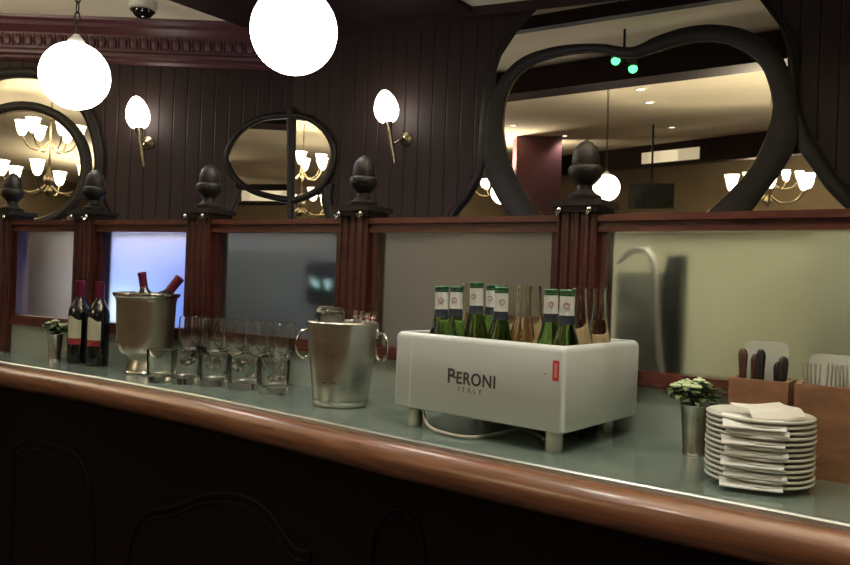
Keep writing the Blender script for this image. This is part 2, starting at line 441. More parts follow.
# added area lights hidden behind the rail, tuning the brightness of each pane
booth = [(0, 1.2, (.9, .88, 1)), (1, 11, (.94, .87, 1)), (2, .1, (.7, .8, 1)), (3, .62, (.34, .5, 1)), (4, .45, (1, .9, .72)), (5, .72, (1, .98, .78)), (6, .5, (1, .98, .8))]
for i, pw, colr in booth:
    A, B = POSTS[i], POSTS[i+1]; mid = (A+B)/2; d = (B-A).normalized(); n = Vector((-d.y, d.x, 0)); n = n if n.y > 0 else -n
    p = mid+n*.05
    t = mid+n*.55
    ao = area('added_pane_light', (p.x, p.y, H+.14), (t.x, t.y, H-.05), .4, .03, pw, colr)
    # keep the long side level along the rail
    z = -(Vector((t.x, t.y, H-.05))-Vector((p.x, p.y, H+.14))).normalized(); xx = Vector((d.x, d.y, 0)); yy = z.cross(xx).normalized()
    ao.rotation_euler = Matrix((xx, yy, z)).transposed().to_euler()

# things seen blurred through the panes
def behind(i, px, o):       # point on the ray of px, o metres behind bay i
    A, B = POSTS[i], POSTS[i+1]; d = (B-A).normalized(); n = Vector((-d.y, d.x, 0)); n = n if n.y > 0 else -n
    r = ray(px, 282.5+math.tan(ROLL)*(px-425)); t = (A+n*o).dot(n)/Vector((r.x, r.y, 0)).dot(n)
    return Vector((r.x*t, r.y*t, 0)), d, n, t
# blue screen behind second pane
pA, d, n, t = behind(2, 92, .26); pB, _, _, _ = behind(2, 202, .26)
tv = thing('television', 'glowing blue television screen behind the frosted pane with the wine bucket', 'television', ((pA.x+pB.x)/2, (pA.y+pB.y)/2, H-.28))
w = (pB-pA).length; ang = math.atan2(d.y, d.x)
mb = MB().box(-w/2, w/2, -.002, .004, -.0, .40); mb2 = MB().box(-w/2-.012, w/2+.012, .004, .04, -.012, .412)
for bmx, nm, mm in ((mb, 'screen_picture', M['tvblue']), (mb2, 'casing', M['tvblack'])):
    o = bmx.build(nm, mm, None, False); o.parent = tv
mb3 = MB().box(-.03, .03, .01, .035, -(H-.28), -.0115); o = mb3.build('stand_pole', M['tvblack'], None, False); o.parent = tv
tv.rotation_euler = (0, 0, ang)
# dark cloth and pale curved pipe behind the largest pane
pA, d, n, t = behind(5, 660, .13)
pB, _, _, _ = behind(5, 684, .13)
mb = MB(); rings = []
N = 24
for z in (0, .6, 1.0, H-.1, H+.02, H+.085):
    wv = .006 if z > .1 else .012
    sh = .3 if z > H+.05 else 0
    f = [pA+(pB-pA)*(sh+(1-sh)*k/N)+n*(wv*math.sin(k*1.9)) for k in range(N+1)]
    bk = [p+n*.014 for p in f[::-1]]
    rings.append([(p.x, p.y, z) for p in f+bk])
mb.loft(rings); o = mb.build('curtain', M['tealdark']); tag(o, 'dark narrow curtain standing behind the big olive frosted pane', 'curtain')
pA, d, n, t = behind(5, 618, .16); pB, _, _, _ = behind(5, 663, .16)
mb = MB(); mb.obox(pA, pB, -.01, .01, 0, H+.045); o = mb.build('menu_board', M['boardgrey'], None, False, .004); tag(o, 'grey upright board blurred behind the left edge of the big frosted pane', 'board')
def pp(px, py, o=.09):
    q, _, _, t = behind(5, px, o); w = at(px, py, t); return Vector((q.x, q.y, w.z))
pts = [pp(617, 262), pp(628, 252), pp(642, 249), pp(651, 258), pp(654, 275), pp(657, 310), pp(664, 372)]
e_ = pp(668, 392); pts += [e_, Vector((e_.x+.02, e_.y, .9)), Vector((e_.x+.03, e_.y, 0.))]
o = MB().tube(smooth_pts(pts, 4), .0075, 10).build('curved_pipe', M['palepipe']); tag(o, 'pale curved pipe bent over at the top behind the big frosted pane', 'pipe')
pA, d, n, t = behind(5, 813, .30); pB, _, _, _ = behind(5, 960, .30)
mb = MB(); mb.obox(pA, pB, -.015, .015, 0, H+.16); tag(mb.build('wall_added_end', M['olivedark'], None, False), kind='structure')  # added darker panel, gives the brightness step across the pane
# dark small monitor behind third pane
pA, d, n, t = behind(3, 306, .14); pB, _, _, _ = behind(3, 340, .14)
c = (pA+pB)/2; w = (pB-pA).length
mon = thing('monitor', 'small dark till monitor behind the frosted pane beside the ice bucket', 'monitor', (c.x, c.y, H-.08)); mon.rotation_euler = (0, 0, math.atan2(d.y, d.x))
for bmx, nm, mm in ((MB().box(-w/2, w/2, 0, .03, 0, .13), 'casing', M['tvblack']), (MB().box(-.02, .02, .005, .025, -(H-.08), 0), 'stand', M['tvblack']),
                    (MB().hexa([(-w*.28, -.002, .065), (-w*.12, -.002, .05), (-w*.10, -.002, .062), (-w*.3, -.002, .085)], [(-w*.28, -.001, .065), (-w*.12, -.001, .05), (-w*.10, -.001, .062), (-w*.3, -.001, .085)]).box(w*.12, w*.22, -.002, -.001, .05, .075), 'glint_shapes', M['cyanglint'])):  # glowing cyan shapes stand in for glints on glass
    o = bmx.build(nm, mm, None, False); o.parent = mon

# ------------------------------------------------------------------ bar counter
edge_px = [(-160, 343), (-80, 351.5), (0, 362), (100, 378), (200, 396), (300, 417), (400, 438.5), (500, 458.5), (600, 478), (700, 497), (800, 516), (850, 526), (1000, 556)]
EDGE = [onz(x, y, ZC) for x, y in edge_px]
EDGE = [EDGE[0]+(EDGE[0]-EDGE[1]).normalized()*1.0]+EDGE
def en(i):
    a = EDGE[max(0, i-1)]; b = EDGE[min(len(EDGE)-1, i+1)]; d = (b-a).normalized(); n = Vector((d.y, -d.x, 0)); return n if n.y < 0 else -n
bar = thing('bar_counter', 'long zinc topped bar counter with rounded wooden edge and black panelled front', 'bar counter', (0, 1.5, 0))
back = [offs(i, -.0195) for i in range(len(POSTS))]
back = [back[0]+(back[0]-back[1])*1.6]+back
mb = MB()
def strip_slab(mb, F_, B_, z0, z1):   # horizontal slab between two polylines
    poly = [Vector((p.x, p.y, 0)) for p in F_]+[Vector((p.x, p.y, 0)) for p in B_[::-1]]
    vb = [mb.bm.verts.new((p.x, p.y, z0)) for p in poly]; vt = [mb.bm.verts.new((p.x, p.y, z1)) for p in poly]
    mb.bm.faces.new(vb[::-1]); mb.bm.faces.new(vt)
    for i in range(len(poly)):
        j = (i+1) % len(poly); mb.bm.faces.new((vb[i], vb[j], vt[j], vt[i]))
inner = [EDGE[i]-en(i)*.0105 for i in range(len(EDGE))]
strip_slab(mb, inner, back, ZC-.03, ZC)
mb.build('bar_top', M['zinc'], bar, False)
mb = MB(); mb.loft([[(p+en(i)*0)+Vector((0, 0, -.012)), p+Vector((0, 0, -.001)), p-en(i)*.0025+Vector((0, 0, .0018)), p-en(i)*.011+Vector((0, 0, .0018)), p-en(i)*.011+Vector((0, 0, -.012))] for i, p in enumerate(EDGE)])
mb.build('edge_strip', M['strip'], bar, True)
mb = MB(); rings = []
for i, p in enumerate(EDGE):
    n = en(i); ring = [p-n*.03+Vector((0, 0, -.0125)), p+n*.002+Vector((0, 0, -.0125))]
    for k in range(13):
        a = PI/2-PI*k/12
        ring.append(p+n*(.012+.036*math.cos(a)+.0)+Vector((0, 0, -.0385+.034*math.sin(a))))
    ring += [p-n*.03+Vector((0, 0, -.0725))]
    rings.append(ring)
mb.loft(rings); mb.build('nosing', M['nosing'], bar, True, flat_angle=50)
# front
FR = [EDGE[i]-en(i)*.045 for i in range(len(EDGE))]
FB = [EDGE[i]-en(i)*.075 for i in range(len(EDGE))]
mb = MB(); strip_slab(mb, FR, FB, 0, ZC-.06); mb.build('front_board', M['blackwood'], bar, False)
def onfront(px, py, o=0):
    best = None
    for i in range(len(FR)-1):
        a, b = FR[i]+en(i)*o, FR[i+1]+en(i+1)*o; d = b-a; n = Vector((d.y, -d.x, 0)).normalized(); n = n if n.y < 0 else -n
        P = onplane(px, py, n, -n.dot(a)); s = (P-a).dot(d)/d.length_squared
        if -.001 <= s <= 1.001 and P.y > 0: return P
    return None
for curve in ([(15, 446), (35, 440), (58, 446), (75, 452), (85, 468), (91, 492), (94, 520), (95, 545)],
              [(128, 560), (135, 530), (150, 512), (172, 508), (186, 503), (203, 496), (225, 493), (250, 498), (270, 512), (283, 530), (296, 548), (310, 552)],
              [(372, 560), (376, 530), (390, 513), (404, 511), (420, 530), (424, 556)]):
    for o_, r_ in ((.004, .007), (.003, .004)):
        pts = []
        for x, y in curve:
            P = onfront(x+(0 if r_ > .005 else -3), y+(0 if r_ > .005 else 9), .0)
            if P: pts.append(P)
        if len(pts) > 2: 
            sp = smooth_pts(pts, 4)
            sp = [Vector((sp[0].x, sp[0].y, .25))]+sp+[Vector((sp[-1].x, sp[-1].y, .25))]
            MB().tube(sp, r_, 8).build('carved_moulding', M['blackwood'], bar)
for i in range(2, len(FR)-1, 2):
    pass

# ------------------------------------------------------------------ pendants
def pendant(px, py, Y, r, label):
    c = at(px, py, Y)
    t = thing('globe_pendant', label, 'pendant light', c, 'opal globe pendants over the bar')
    MB().ball(c, r, r, r, 40, 24).build('opal_globe', M['globe'], t)
    mb = MB().lathe([(0, .03), (.008, .029), (.018, .018), (.028, .006), (.032, -.006), (.03, -.008), (0, -.006)], 20, c+Vector((0, 0, r)))
    mb.build('gallery_cap', M['camwhite'], t)
    mb = MB(); z = c.z+r+.03; k = 0
    while z < ZCEIL-.05:
        pts = []
        for j in range(10):
            a = 2*PI*j/10; lx = .009*math.cos(a); lz = .022*math.sin(a)
            pts.append((c.x+(lx if k % 2 else 0), c.y+(0 if k % 2 else lx), z+.02+lz))
        mb.tube(pts, .0028, 6, True); z += .036; k += 1
    mb.build('chain', M['finial'], t)
    MB().lathe([(0, 0), (.05, 0), (.05, -.01), (.03, -.035), (.008, -.05), (0, -.05)], 20, (c.x, c.y, ZCEIL)).build('ceiling_rose', M['brass'], t)
    return c
g1 = pendant(75, 76, 2.62, .1145, 'lit white globe hanging on a chain at upper left, below the maroon cornice')
g2 = pendant(294, 31, 2.16, .1225, 'larger looking lit white globe at the top, above the small corner mirror')

# ------------------------------------------------------------------ wall torches
def sconce(plate_px, stem_top, stem_bot, shade_top, on, nrm, label):
    pl = on(*plate_px)
    t = thing('wall_torch', label, 'wall light', pl, 'torch wall lights on the dark boarding')
    Y = pl.y; z = nrm.normalized()
    rot = z.to_track_quat('Z', 'Y').to_matrix()
    MB().lathe([(0, 0), (.046, 0), (.046, .006), (.036, .014), (.026, .018), (.014, .032), (0, .036)], 24, pl+z*.002, rot).build('back_plate', M['brass'], t)
    Ys = Y-.13
    a = at(*stem_top, Ys); b = at(*stem_bot, Ys); mid = a*.55+b*.45
    MB().tube(smooth_pts([pl+z*.02, pl+z*.07+Vector((0, 0, -.015)), mid+z*-.02+Vector((0, 0, -.02)), mid], 5), .008, 10).build('arm', M['brass'], t)
    n = 14; pts = [b+(a-b)*k/n for k in range(n+1)]
    rr = [.005, .012, .009, .012, .010, .014, .011, .015, .013, .017, .014, .018, .019, .026, .030]
    MB().tube(pts, rr, 12).build('torch_stem', M['brass'], t)
    s = at(*shade_top, Ys); ax = (s-a); L = ax.length; rm = ax.to_track_quat('Z', 'Y').to_matrix()
    pr = [(0, -.0), (.5, .0), (.72, .06), (.92, .2), (1, .36), (.96, .52), (.80, .70), (.55, .86), (.28, .965), (0, 1.0)]
    R = .078
    MB().lathe([(r*R, h*L) for r, h in pr], 28, a, rm).build('flame_shade', M['flame'], t)
sconce((148, 143), (139, 128), (144, 167), (136, 96), onL, Vector((0, -1, 0)), 'lit torch wall light between the left round mirror and the corner mirror')
sconce((406, 139), (388, 122), (395, 164), (384, 90), onR, WN, 'lit torch wall light between the corner mirror and the large round mirror')

# ------------------------------------------------------------------ mirrors
TILT = math.radians(2.5)
def fan(mb, pts, off):
    # polygon prism
    vf = [mb.bm.verts.new(p) for p in pts]; vb = [mb.bm.verts.new(p+off) for p in pts]
    mb.bm.faces.new(vf); mb.bm.faces.new(vb[::-1])
    for i in range(len(pts)):
        j = (i+1) % len(pts); mb.bm.faces.new((vf[i], vf[j], vb[j], vb[i]))
def band(mb, inn, out, nrm, d0, d1, closed=False):
    # moulded band between two matching outlines, from depth d0 to d1 off the wall
    rings = []
    for a, b in zip(inn, out):
        c = (a+b)/2
        rings.append([a+nrm*d0, a+nrm*(d1*.75), a*.8+b*.2+nrm*d1, c+nrm*(d1*1.12), a*.2+b*.8+nrm*d1, b+nrm*(d1*.75), b+nrm*d0])
    if closed: rings.append(rings[0])
    mb.loft(rings, True, not closed)
def pxs(L, on, off=0, closed=False, n=6):
    P = smooth_pts([Vector((x, y, 0)) for x, y in L], n, closed)
    return [on(p.x, p.y, off) for p in P]
# --- large mirror
big = thing('wall_mirror', 'large round mirror with looping dark frame on the right wall', 'mirror', onR(640, 213), 'dark framed mirrors on the back walls')
oin_px = [(449, 236), (458, 216), (472, 198), (485, 172), (493, 130), (500, 92), (512, 62), (530, 37), (552, 16), (578, -2), (612, -14), (655, -19), (700, -15), (732, -6), (752, 6), (770, 27), (781, 54), (789, 92), (793, 118), (799, 150), (811, 168), (824, 187), (842, 206), (872, 236)]
oout_px = [(440, 236), (449, 216), (463, 198), (477, 172), (481, 130), (485, 92), (496, 55), (514, 27), (536, 2), (566, -18), (606, -32), (655, -38), (705, -33), (742, -21), (768, 3), (786, 29), (796, 56), (799, 90), (801, 105), (807, 126), (822, 152), (836, 175), (857, 198), (890, 230)]
inn = pxs(oin_px, onR); out = pxs(oout_px, onR)
mb = MB(); band(mb, inn, out, WN, 0.002, .045); mb.build('outer_frame', M['frame'], big)
glass_px = [(445, 236)]+[((a[0]+b[0])/2, (a[1]+b[1])/2) for a, b in zip(oin_px, oout_px)][1:-1]+[(880, 236)]
gp = [onR(x, y) for x, y in glass_px]
zref = onR(640, 236).z
nb = (WN*math.cos(TILT)+Vector((0, 0, -math.sin(TILT)))).normalized()
BP = onR(640, 236)+WN*.006
BD = -nb.dot(BP)
gp = [p+WN*(.006+(p.z-zref)*math.tan(TILT)*.999) for p in gp]
mb = MB(); fan(mb, gp, WN*-.004); mb.build('mirror_glass', M['mirror'], big, False)
# ring with heart shaped top
rin_px = [(566, 236), (541, 214), (522, 188), (509, 160), (503, 125), (507, 98), (517, 78), (533, 65), (556, 57), (580, 53), (603, 53), (622, 58), (640, 57), (662, 50), (690, 43), (716, 42), (740, 49), (760, 64), (770, 86), (773, 108), (768, 132), (756, 160), (736, 186), (709, 211), (680, 236)]
rout_px = [(528, 236), (511, 217), (497, 196), (486, 168), (486, 122), (495, 91), (510, 69), (528, 56), (554, 48), (580, 45), (604, 45), (624, 48), (637, 47), (658, 37), (688, 28), (718, 26), (748, 32), (774, 48), (790, 74), (796, 106), (796, 142), (784, 168), (766, 192), (752, 211), (730, 236)]
def ontilt(px, py, off=0): return onplane(px, py, nb, BD-off)
inn = pxs(rin_px, ontilt); out = pxs(rout_px, ontilt)
mb = MB(); band(mb, inn, out, WN, 0.0, .03); mb.build('inner_ring', M['frame'], big)
mb = MB(); mb.tube([p+WN*.006 for p in inn], .0045, 6); mb.build('bevel_line', M['bevel'], big)
mb = MB(); mb.tube([p+WN*.010 for p in pxs(oin_px, onR)], .0045, 6); mb.build('bevel_line', M['bevel'], big)
mb = MB(); mb.tube([p+WN*.034 for p in pxs(oout_px[8:], onR)], .004, 6); mb.build('frame_edge', M['finial'], big)

# --- corner mirror, half on each stretch of wall
cm = thing('wall_mirror', 'small oval mirror folded around the wall bend between the two torches', 'mirror', onL(288, 213), 'dark framed mirrors on the back walls')
NL = Vector((0, -1, 0))
li = [(288, 119), (265, 121), (245, 131), (232, 148), (230, 160), (237, 176), (252, 188), (270, 194), (288, 197)]
lo = [(288, 113), (263, 115.5), (241, 127), (227, 147), (225, 161), (233, 180), (250, 193), (270, 199.5), (288, 203)]
ri = [(294, 119), (310, 122), (324, 133), (332, 149), (331, 166), (323, 182), (310, 192), (294, 198)]
ro = [(294, 113), (312, 116), (328, 129), (337, 149), (336, 167), (327, 186), (313, 197), (294, 204)]
mb = MB(); band(mb, pxs(li, onL), pxs(lo, onL), NL, .002, .035); mb.build('oval_frame', M['frame'], cm)
mb = MB(); band(mb, pxs(ri, onR), pxs(ro, onR), WN, .002, .035); mb.build('oval_frame', M['frame'], cm)
lo2 = [(288, 119), (265, 119), (240, 129), (227, 150), (226, 162), (233, 180), (240, 192), (237, 204), (229, 218), (224, 232), (288, 232)]
ro2 = [(294, 119), (312, 120), (326, 131), (334, 150), (334, 168), (328, 184), (326, 198), (329, 212), (337, 232), (294, 232)]
mb = MB(); fan(mb, [onL(x, y, -.0)+NL*.008 for x, y in lo2], NL*-.004); mb.build('mirror_glass', M['mirror'], cm, False)
mb = MB(); fan(mb, [onR(x, y, 0)+WN*.008 for x, y in ro2], WN*-.004); mb.build('mirror_glass', M['mirror'], cm, False)
for (a_, b_, on, nn) in (([(242, 190), (238, 204), (231, 217), (225, 232)], [(233, 187), (231, 203), (223, 217), (217, 232)], onL, NL), ([(325, 188), (323, 200), (326, 213), (333, 232)], [(334, 184), (332, 199), (337, 212), (345, 232)], onR, WN)):
    mb = MB(); band(mb, pxs(a_, on), pxs(b_, on), nn, .002, .03); mb.build('foot_frame', M['frame'], cm)
mb = MB(); a0 = onL(291, 232); a1 = onL(291, 108)
mb.tube([a0+Vector((0, -.02, 0)), a1+Vector((0, -.02, 0))], .026, 10); mb.build('centre_bar', M['frame'], cm)
mb = MB(); mb.tube([p+NL*.012 for p in pxs(li, onL)], .004, 6); mb.tube([p+WN*.012 for p in pxs(ri, onR)], .0055, 6); mb.build('bevel_line', M['bevel'], cm)

# --- left mirror
lm = thing('wall_mirror', 'round dark framed mirror at the left end of the wall, below the left globe', 'mirror', onL(25, 222), 'dark framed mirrors on the back walls')
cx, cy = 24, 166
ci, co = [], []
for k in range(49):
    a = 2*PI*k/48
    ci.append((cx+58*math.cos(a), cy+55*math.sin(a))); co.append((cx+68*math.cos(a), cy+64*math.sin(a)))
pi_ = [onL(x, y) for x, y in ci]; po_ = [onL(x, y) for x, y in co]
mb = MB(); band(mb, pi_[:-1], po_[:-1], NL, .002, .035, True); bmesh.ops.remove_doubles(mb.bm, verts=mb.bm.verts, dist=1e-5); mb.build('inner_ring', M['frame'], lm)
mb = MB(); mb.tube([p+NL*.012 for p in pi_[:-1]], .006, 6, True); mb.build('bevel_line', M['brass'], lm)
o1 = [(-60, 232), (-68, 190), (-66, 150), (-52, 112), (-30, 90), (0, 80), (24, 78), (46, 82), (70, 98), (88, 124), (96, 160), (93, 190), (100, 214), (112, 236)]
o2 = [(-70, 232), (-80, 190), (-78, 148), (-62, 104), (-34, 80), (0, 70), (24, 68), (50, 72), (77, 89), (97, 119), (105, 160), (102, 188), (109, 210), (122, 232)]
mb = MB(); band(mb, pxs(o1, onL), pxs(o2, onL), NL, .002, .04); mb.build('outer_frame', M['frame'], lm)
g_ = [((a[0]+b[0])/2, (a[1]+b[1])/2) for a, b in zip(o1, o2)]
mb = MB(); fan(mb, [onL(x, y)+NL*.008 for x, y in g_], NL*-.004); mb.build('mirror_glass', M['mirror'], lm, False)

# ------------------------------------------------------------------ security camera on the ceiling
c = onz(143, 3, ZCEIL-.0)
c = onplane(143, 7, Vector((0, 0, 1)), -(ZCEIL-.03))
c = Vector((c.x, c.y, ZCEIL))
cc = thing('security_camera', 'small black dome camera on a white base on the cream ceiling', 'camera', c)
MB().lathe([(0, .004), (.085, .004), (.085, -.03), (.075, -.045), (0, -.045)], 28, c).build('base', M['camwhite'], cc)
MB().lathe([(.062, -.044), (.066, -.052), (.06, -.075), (.04, -.095), (0, -.105)], 28, c).build('dome', M['camblack'], cc)
MB().lathe([(.066, -.044), (.078, -.048), (.078, -.056), (.066, -.058)], 28, c).build('dome_ring', M['chrome'], cc)

# ------------------------------------------------------------------ bar top: wine bottles
def wine_bottle(label, loc, foilm, wlabel=True, rot=None, group=None):
    t = thing('wine_bottle', label, 'wine bottle', (0, 0, 0), group)
    p = [(0, .004), (.030, .0), (.037, .004), (.038, .02), (.038, .175), (.036, .195), (.027, .215), (.017, .232), (.0145, .245), (.0142, .29), (.0155, .292), (.0155, .299), (0, .299)]
    MB().lathe(p, 28).build('bottle_body', M['wineglass_dark'], t)
    MB().lathe([(.0152, .228+.012), (.0158, .25), (.0158, .286), (.0168, .29), (.0168, .2995), (.012, .3012), (0, .3012)], 24).build('foil_cap', foilm, t)
    if wlabel:
        n = 18; A0 = -PI/2-.75; A1 = -PI/2+.62
        def wrap(z0f, z1f, r): 
            mb = MB(); lo = [];hi = []
            for k in range(n+1):
                a = A0+(A1-A0)*k/n; lo.append((r*math.cos(a), r*math.sin(a), z0f(k/n))); hi.append((r*math.cos(a), r*math.sin(a), z1f(k/n)))
            mb.loft([lo, hi], False); return mb
        wrap(lambda t_: .092, lambda t_: .172-.012*t_+.004*math.sin(t_*6), .0386).build('paper_label', M['label'], t, normals=False)
        wrap(lambda t_: .070, lambda t_: .0915, .0386).build('red_label_band', M['labelred'], t, normals=False)
    t.location = loc
    if rot: t.rotation_euler = rot
    return t
def ctr(px, py, dz=0):            # bar-top point under a pixel
    p = onz(px, py, ZC); return p
wb = 'standing wine bottles'
p = at(80, 300, 2.485); wb_ = wine_bottle('left of two dark standing wine bottles with cream label and dark red foil', (p.x, p.y, ZC), M['foil'], group=wb); wb_.scale = (.89, .89, .89)
p = at(99.5, 300, 2.435); wb_ = wine_bottle('right of two dark standing wine bottles with cream label, next to the silver wine bucket', (p.x, p.y, ZC), M['foil2'], group=wb); wb_.scale = (.89, .89, .89)

# footed silver bucket
p = at(146, 320, 2.30)
fb = thing('wine_bucket', 'footed silver wine bucket holding two red foil bottles', 'wine bucket', (p.x, p.y, ZC))
pr = [(0, .0), (.052, 0), (.0545, .004), (.053, .016), (.046, .030), (.044, .042), (.050, .050), (.068, .058), (.079, .072), (.0825, .095), (.084, .15), (.086, .212), (.089, .226), (.095, .233), (.095, .239), (.090, .241), (.083, .228), (.081, .15), (.078, .095), (.06, .068), (0, .064)]
MB().lathe(pr, 44, (p.x, p.y, ZC)).build('bucket_body', M['silver'], fb)
MB().lathe([(.0895, .227), (.0935, .229), (.0962, .233), (.0972, .237), (.0955, .2415), (.0905, .2425), (.0878, .239)], 44, (p.x, p.y, ZC)).build('rolled_rim', M['chrome'], fb)
MB().lathe([(.0525, -.0), (.0560, .001), (.0565, .005), (.054, .0085)], 44, (p.x, p.y, ZC)).build('foot_rim', M['chrome'], fb)
for (bb, tt, nm) in (((.010, .036, .075), (-.034, .042, .303), 'wine bottle with dark red foil in the middle of the silver bucket, leaning left'), ((-.050, -.030, .080), (.106, -.022, .292), 'wine bottle with red foil leaning right out of the silver bucket')):
    base = Vector((p.x, p.y, ZC))+Vector(bb); dr = Vector(tt)-Vector(bb)
    t = wine_bottle(nm, base, M['foil2'], False, group='wine bottles in the footed bucket')
    t.rotation_euler = dr.to_track_quat('Z', 'Y').to_euler(); t.scale = [dr.length/.301]*3

# ------------------------------------------------------------------ plants in cups
def plant(px, py, Y, s, label, seed):
    rnd = random.Random(seed)
    q = at(px, py, Y); c = Vector((q.x, q.y, ZC))
    t = thing('potted_plant', label, 'plant', c)
    h = .094*s; r0 = .020*s; r1 = .0265*s
    MB().lathe([(0, 0), (r0, 0), (r0+.001, .002), (r0*.98, .006), (r1, h-.003), (r1+.002, h), (r1-.0005, h), (r1-.003, h-.01), (0, h-.012)], 28, c).build('silver_cup', M['silverdull'], t)
    mb = MB(); mb2 = MB(); mb3 = MB()
    for k in range(190):
        a = rnd.uniform(0, 2*PI); el = rnd.uniform(-.35, 1.2); rr = rnd.uniform(.4, 1)*.054*s
        o = c+Vector((0, 0, h+.016*s))+Vector((math.cos(a)*math.cos(el)*rr*1.0, math.sin(a)*math.cos(el)*rr, math.sin(el)*rr*.55))
        L = rnd.uniform(.014, .024)*s; w = L*.42
        ax = Vector((math.cos(a+rnd.uniform(-.6, .6)), math.sin(a+rnd.uniform(-.6, .6)), rnd.uniform(-.5, .7))).normalized(); sd = ax.cross(Vector((0, 0, 1))).normalized(); up = sd.cross(ax)
        tgt = mb if rnd.random() < .6 else mb2
        b_ = o-ax*L*.5; e_ = o+ax*L*.5-up*L*.12; m1 = o+sd*w+up*L*.12; m2 = o-sd*w+up*L*.12
        v = [tgt.bm.verts.new(x_) for x_ in (b_, m1, e_, m2, o)]
        for i in range(4): tgt.bm.faces.new((v[i], v[(i+1) % 4], v[4]))
    for k in range(16):
        a = rnd.uniform(0, 2*PI)
        tgt = mb; o = c+Vector((math.cos(a)*.02*s, math.sin(a)*.02*s, h+.02*s)); tgt.tube([c+Vector((0, 0, h-.015)), o], .0012, 5)
    for k in range(9):
        a = rnd.uniform(0, 2*PI); rr = rnd.uniform(0, .036)*s
        o = c+Vector((math.cos(a)*rr*1.2, math.sin(a)*rr, h+.048*s-rr*.45))
        for j in range(7):
            b = 2*PI*j/7; mb3.ball(o+Vector((math.cos(b)*.0062*s, math.sin(b)*.0062*s, 0)), .0058*s, .0058*s, .0036*s, 6, 4)
        mb3.ball(o+Vector((0, 0, .003*s)), .005*s, .005*s, .004*s, 6, 4)
    mb.build('leaves', M['leaf'], t); mb2.build('pale_leaves', M['leaf2'], t); mb3.build('blossoms', M['bloom'], t)
    MB().lathe([(0, h-.008), (r1-.004, h-.009), (r1-.004, h-.014), (0, h-.015)], 16, c).build('soil', M['soil'], t)
plant(56, 320, 2.535, .92, 'small potted plant in a silver cup beside the two dark wine bottles', 3)
plant(695.5, 400, 1.44, 1.0, 'small potted plant with pale blossoms in a silver cup behind the plate stack', 5)

# ------------------------------------------------------------------ glasses
def tumbler_src():
    t = thing('tumbler', '', 'glass', (0, 0, 0), 'clear tumblers in front of the wine glasses')
    MB().lathe([(0, .001), (.034, .0), (.037, .003), (.0385, .015), (.041, .088), (.0405, .089), (.0395, .088), (.0365, .022), (.033, .0165), (0, .0155)], 28).build('glass_body', M['glass'], t)
    return t
def wineglass_src():
    t = thing('wine_glass', '', 'glass', (0, 0, 0), 'clear stemmed glasses behind the tumblers')
    MB().lathe([(0, .0005), (.030, .0), (.0305, .0015), (.02, .004), (.006, .009), (.0042, .02), (.004, .05), (.0055, .07), (.016, .08), (.026, .093), (.0325, .112), (.0335, .135), (.031, .176), (.0300, .1768), (.0290, .176), (.0314, .135), (.0304, .113), (.0232, .096), (.012, .083), (0, .081)], 24).build('glass_body', M['glass'], t)
    return t
ordn = ['first', 'second', 'third', 'fourth', 'fifth', 'sixth', 'seventh', 'eighth', 'ninth', 'tenth', 'eleventh', 'twelfth', 'thirteenth', 'fourteenth']
tsrc = tumbler_src(); first = True
def screen_spot(px, o):       # bar-top point o metres in front of the screen on the ray of px
    for i in range(len(POSTS)-1):
        A, B = POSTS[i], POSTS[i+1]; d = (B-A).normalized(); n = Vector((-d.y, d.x, 0)); n = n if n.y < 0 else -n
        r = ray(px, 330); r.z = 0; t = (A+n*o).dot(n)/r.dot(n); P = r*t; s_ = (P-A).dot(d)/(B-A).length
        if s_ < 1 or i == len(POSTS)-2: return Vector((P.x, P.y, ZC))
for rn, xs, oo in (('front', (163, 187, 216, 246, 276), (.225, .205, .182, .172, .172)),):
    for k, px in enumerate(xs):
        q = screen_spot(px, oo[k]); lab = '%s clear tumbler from the left in the %s row of glasses' % (ordn[k], rn)
        if first: tsrc.location = q; tsrc['label'] = lab; first = False
        else: dup(tsrc, q, lab)
wsrc = wineglass_src(); first = True
for rn, xs, o_ in (('front', (190, 213, 235, 257, 279), .096), ('rear', (202, 224, 245, 266, 285), .038)):
    for k, px in enumerate(xs):
        q = screen_spot(px, o_); lab = '%s stemmed glass from the left in the %s row behind the tumblers' % (ordn[k], rn)
        if first: wsrc.location = q; wsrc['label'] = lab; first = False
        else: dup(wsrc, q, lab)

# ------------------------------------------------------------------ ice bucket
q = onz(340, 404.5, ZC)
ib = thing('ice_bucket', 'tapered steel ice bucket with ring handles, between glasses and white cooler', 'ice bucket', q)
pr = [(0, .001), (.062, 0), (.0655, .003), (.068, .02), (.080, .12), (.086, .19), (.087, .194), (.087, .2), (.084, .203), (.0825, .2), (.077, .12), (.064, .02), (0, .012)]
MB().lathe(pr, 44, q).build('bucket_body', M['silverdull'], ib)
MB().lathe([(.0655, .008), (.0672, .010), (.0690, .016), (.0685, .018)], 44, q).build('foot_band', M['silverdull'], ib)
for sx in (-1, 1):
    hd = Vector((.995*sx, -.10*sx, 0)) if sx > 0 else Vector((-.98, .2, 0))
    b = q+hd*.084+Vector((0, 0, .165))
    mb = MB(); mb.ball(b+Vector((0, 0, .012)), .009, .009, .013)
    mb.build('handle_lug', M['chrome'], ib)
    ctr_ = b+hd*.012+Vector((0, 0, -.022)); pts = []
    side = Vector((-hd.y, hd.x, 0)); tl = (hd*.80+side*.6*(-1 if sx > 0 else 1)).normalized()
    for k in range(24):
        a = 2*PI*k/24; pts.append(ctr_+tl*math.cos(a)*.021+Vector((0, 0, math.sin(a)*.034)))
    MB().tube(pts, .0036, 8, True).build('ring_handle', M['chrome'], ib)
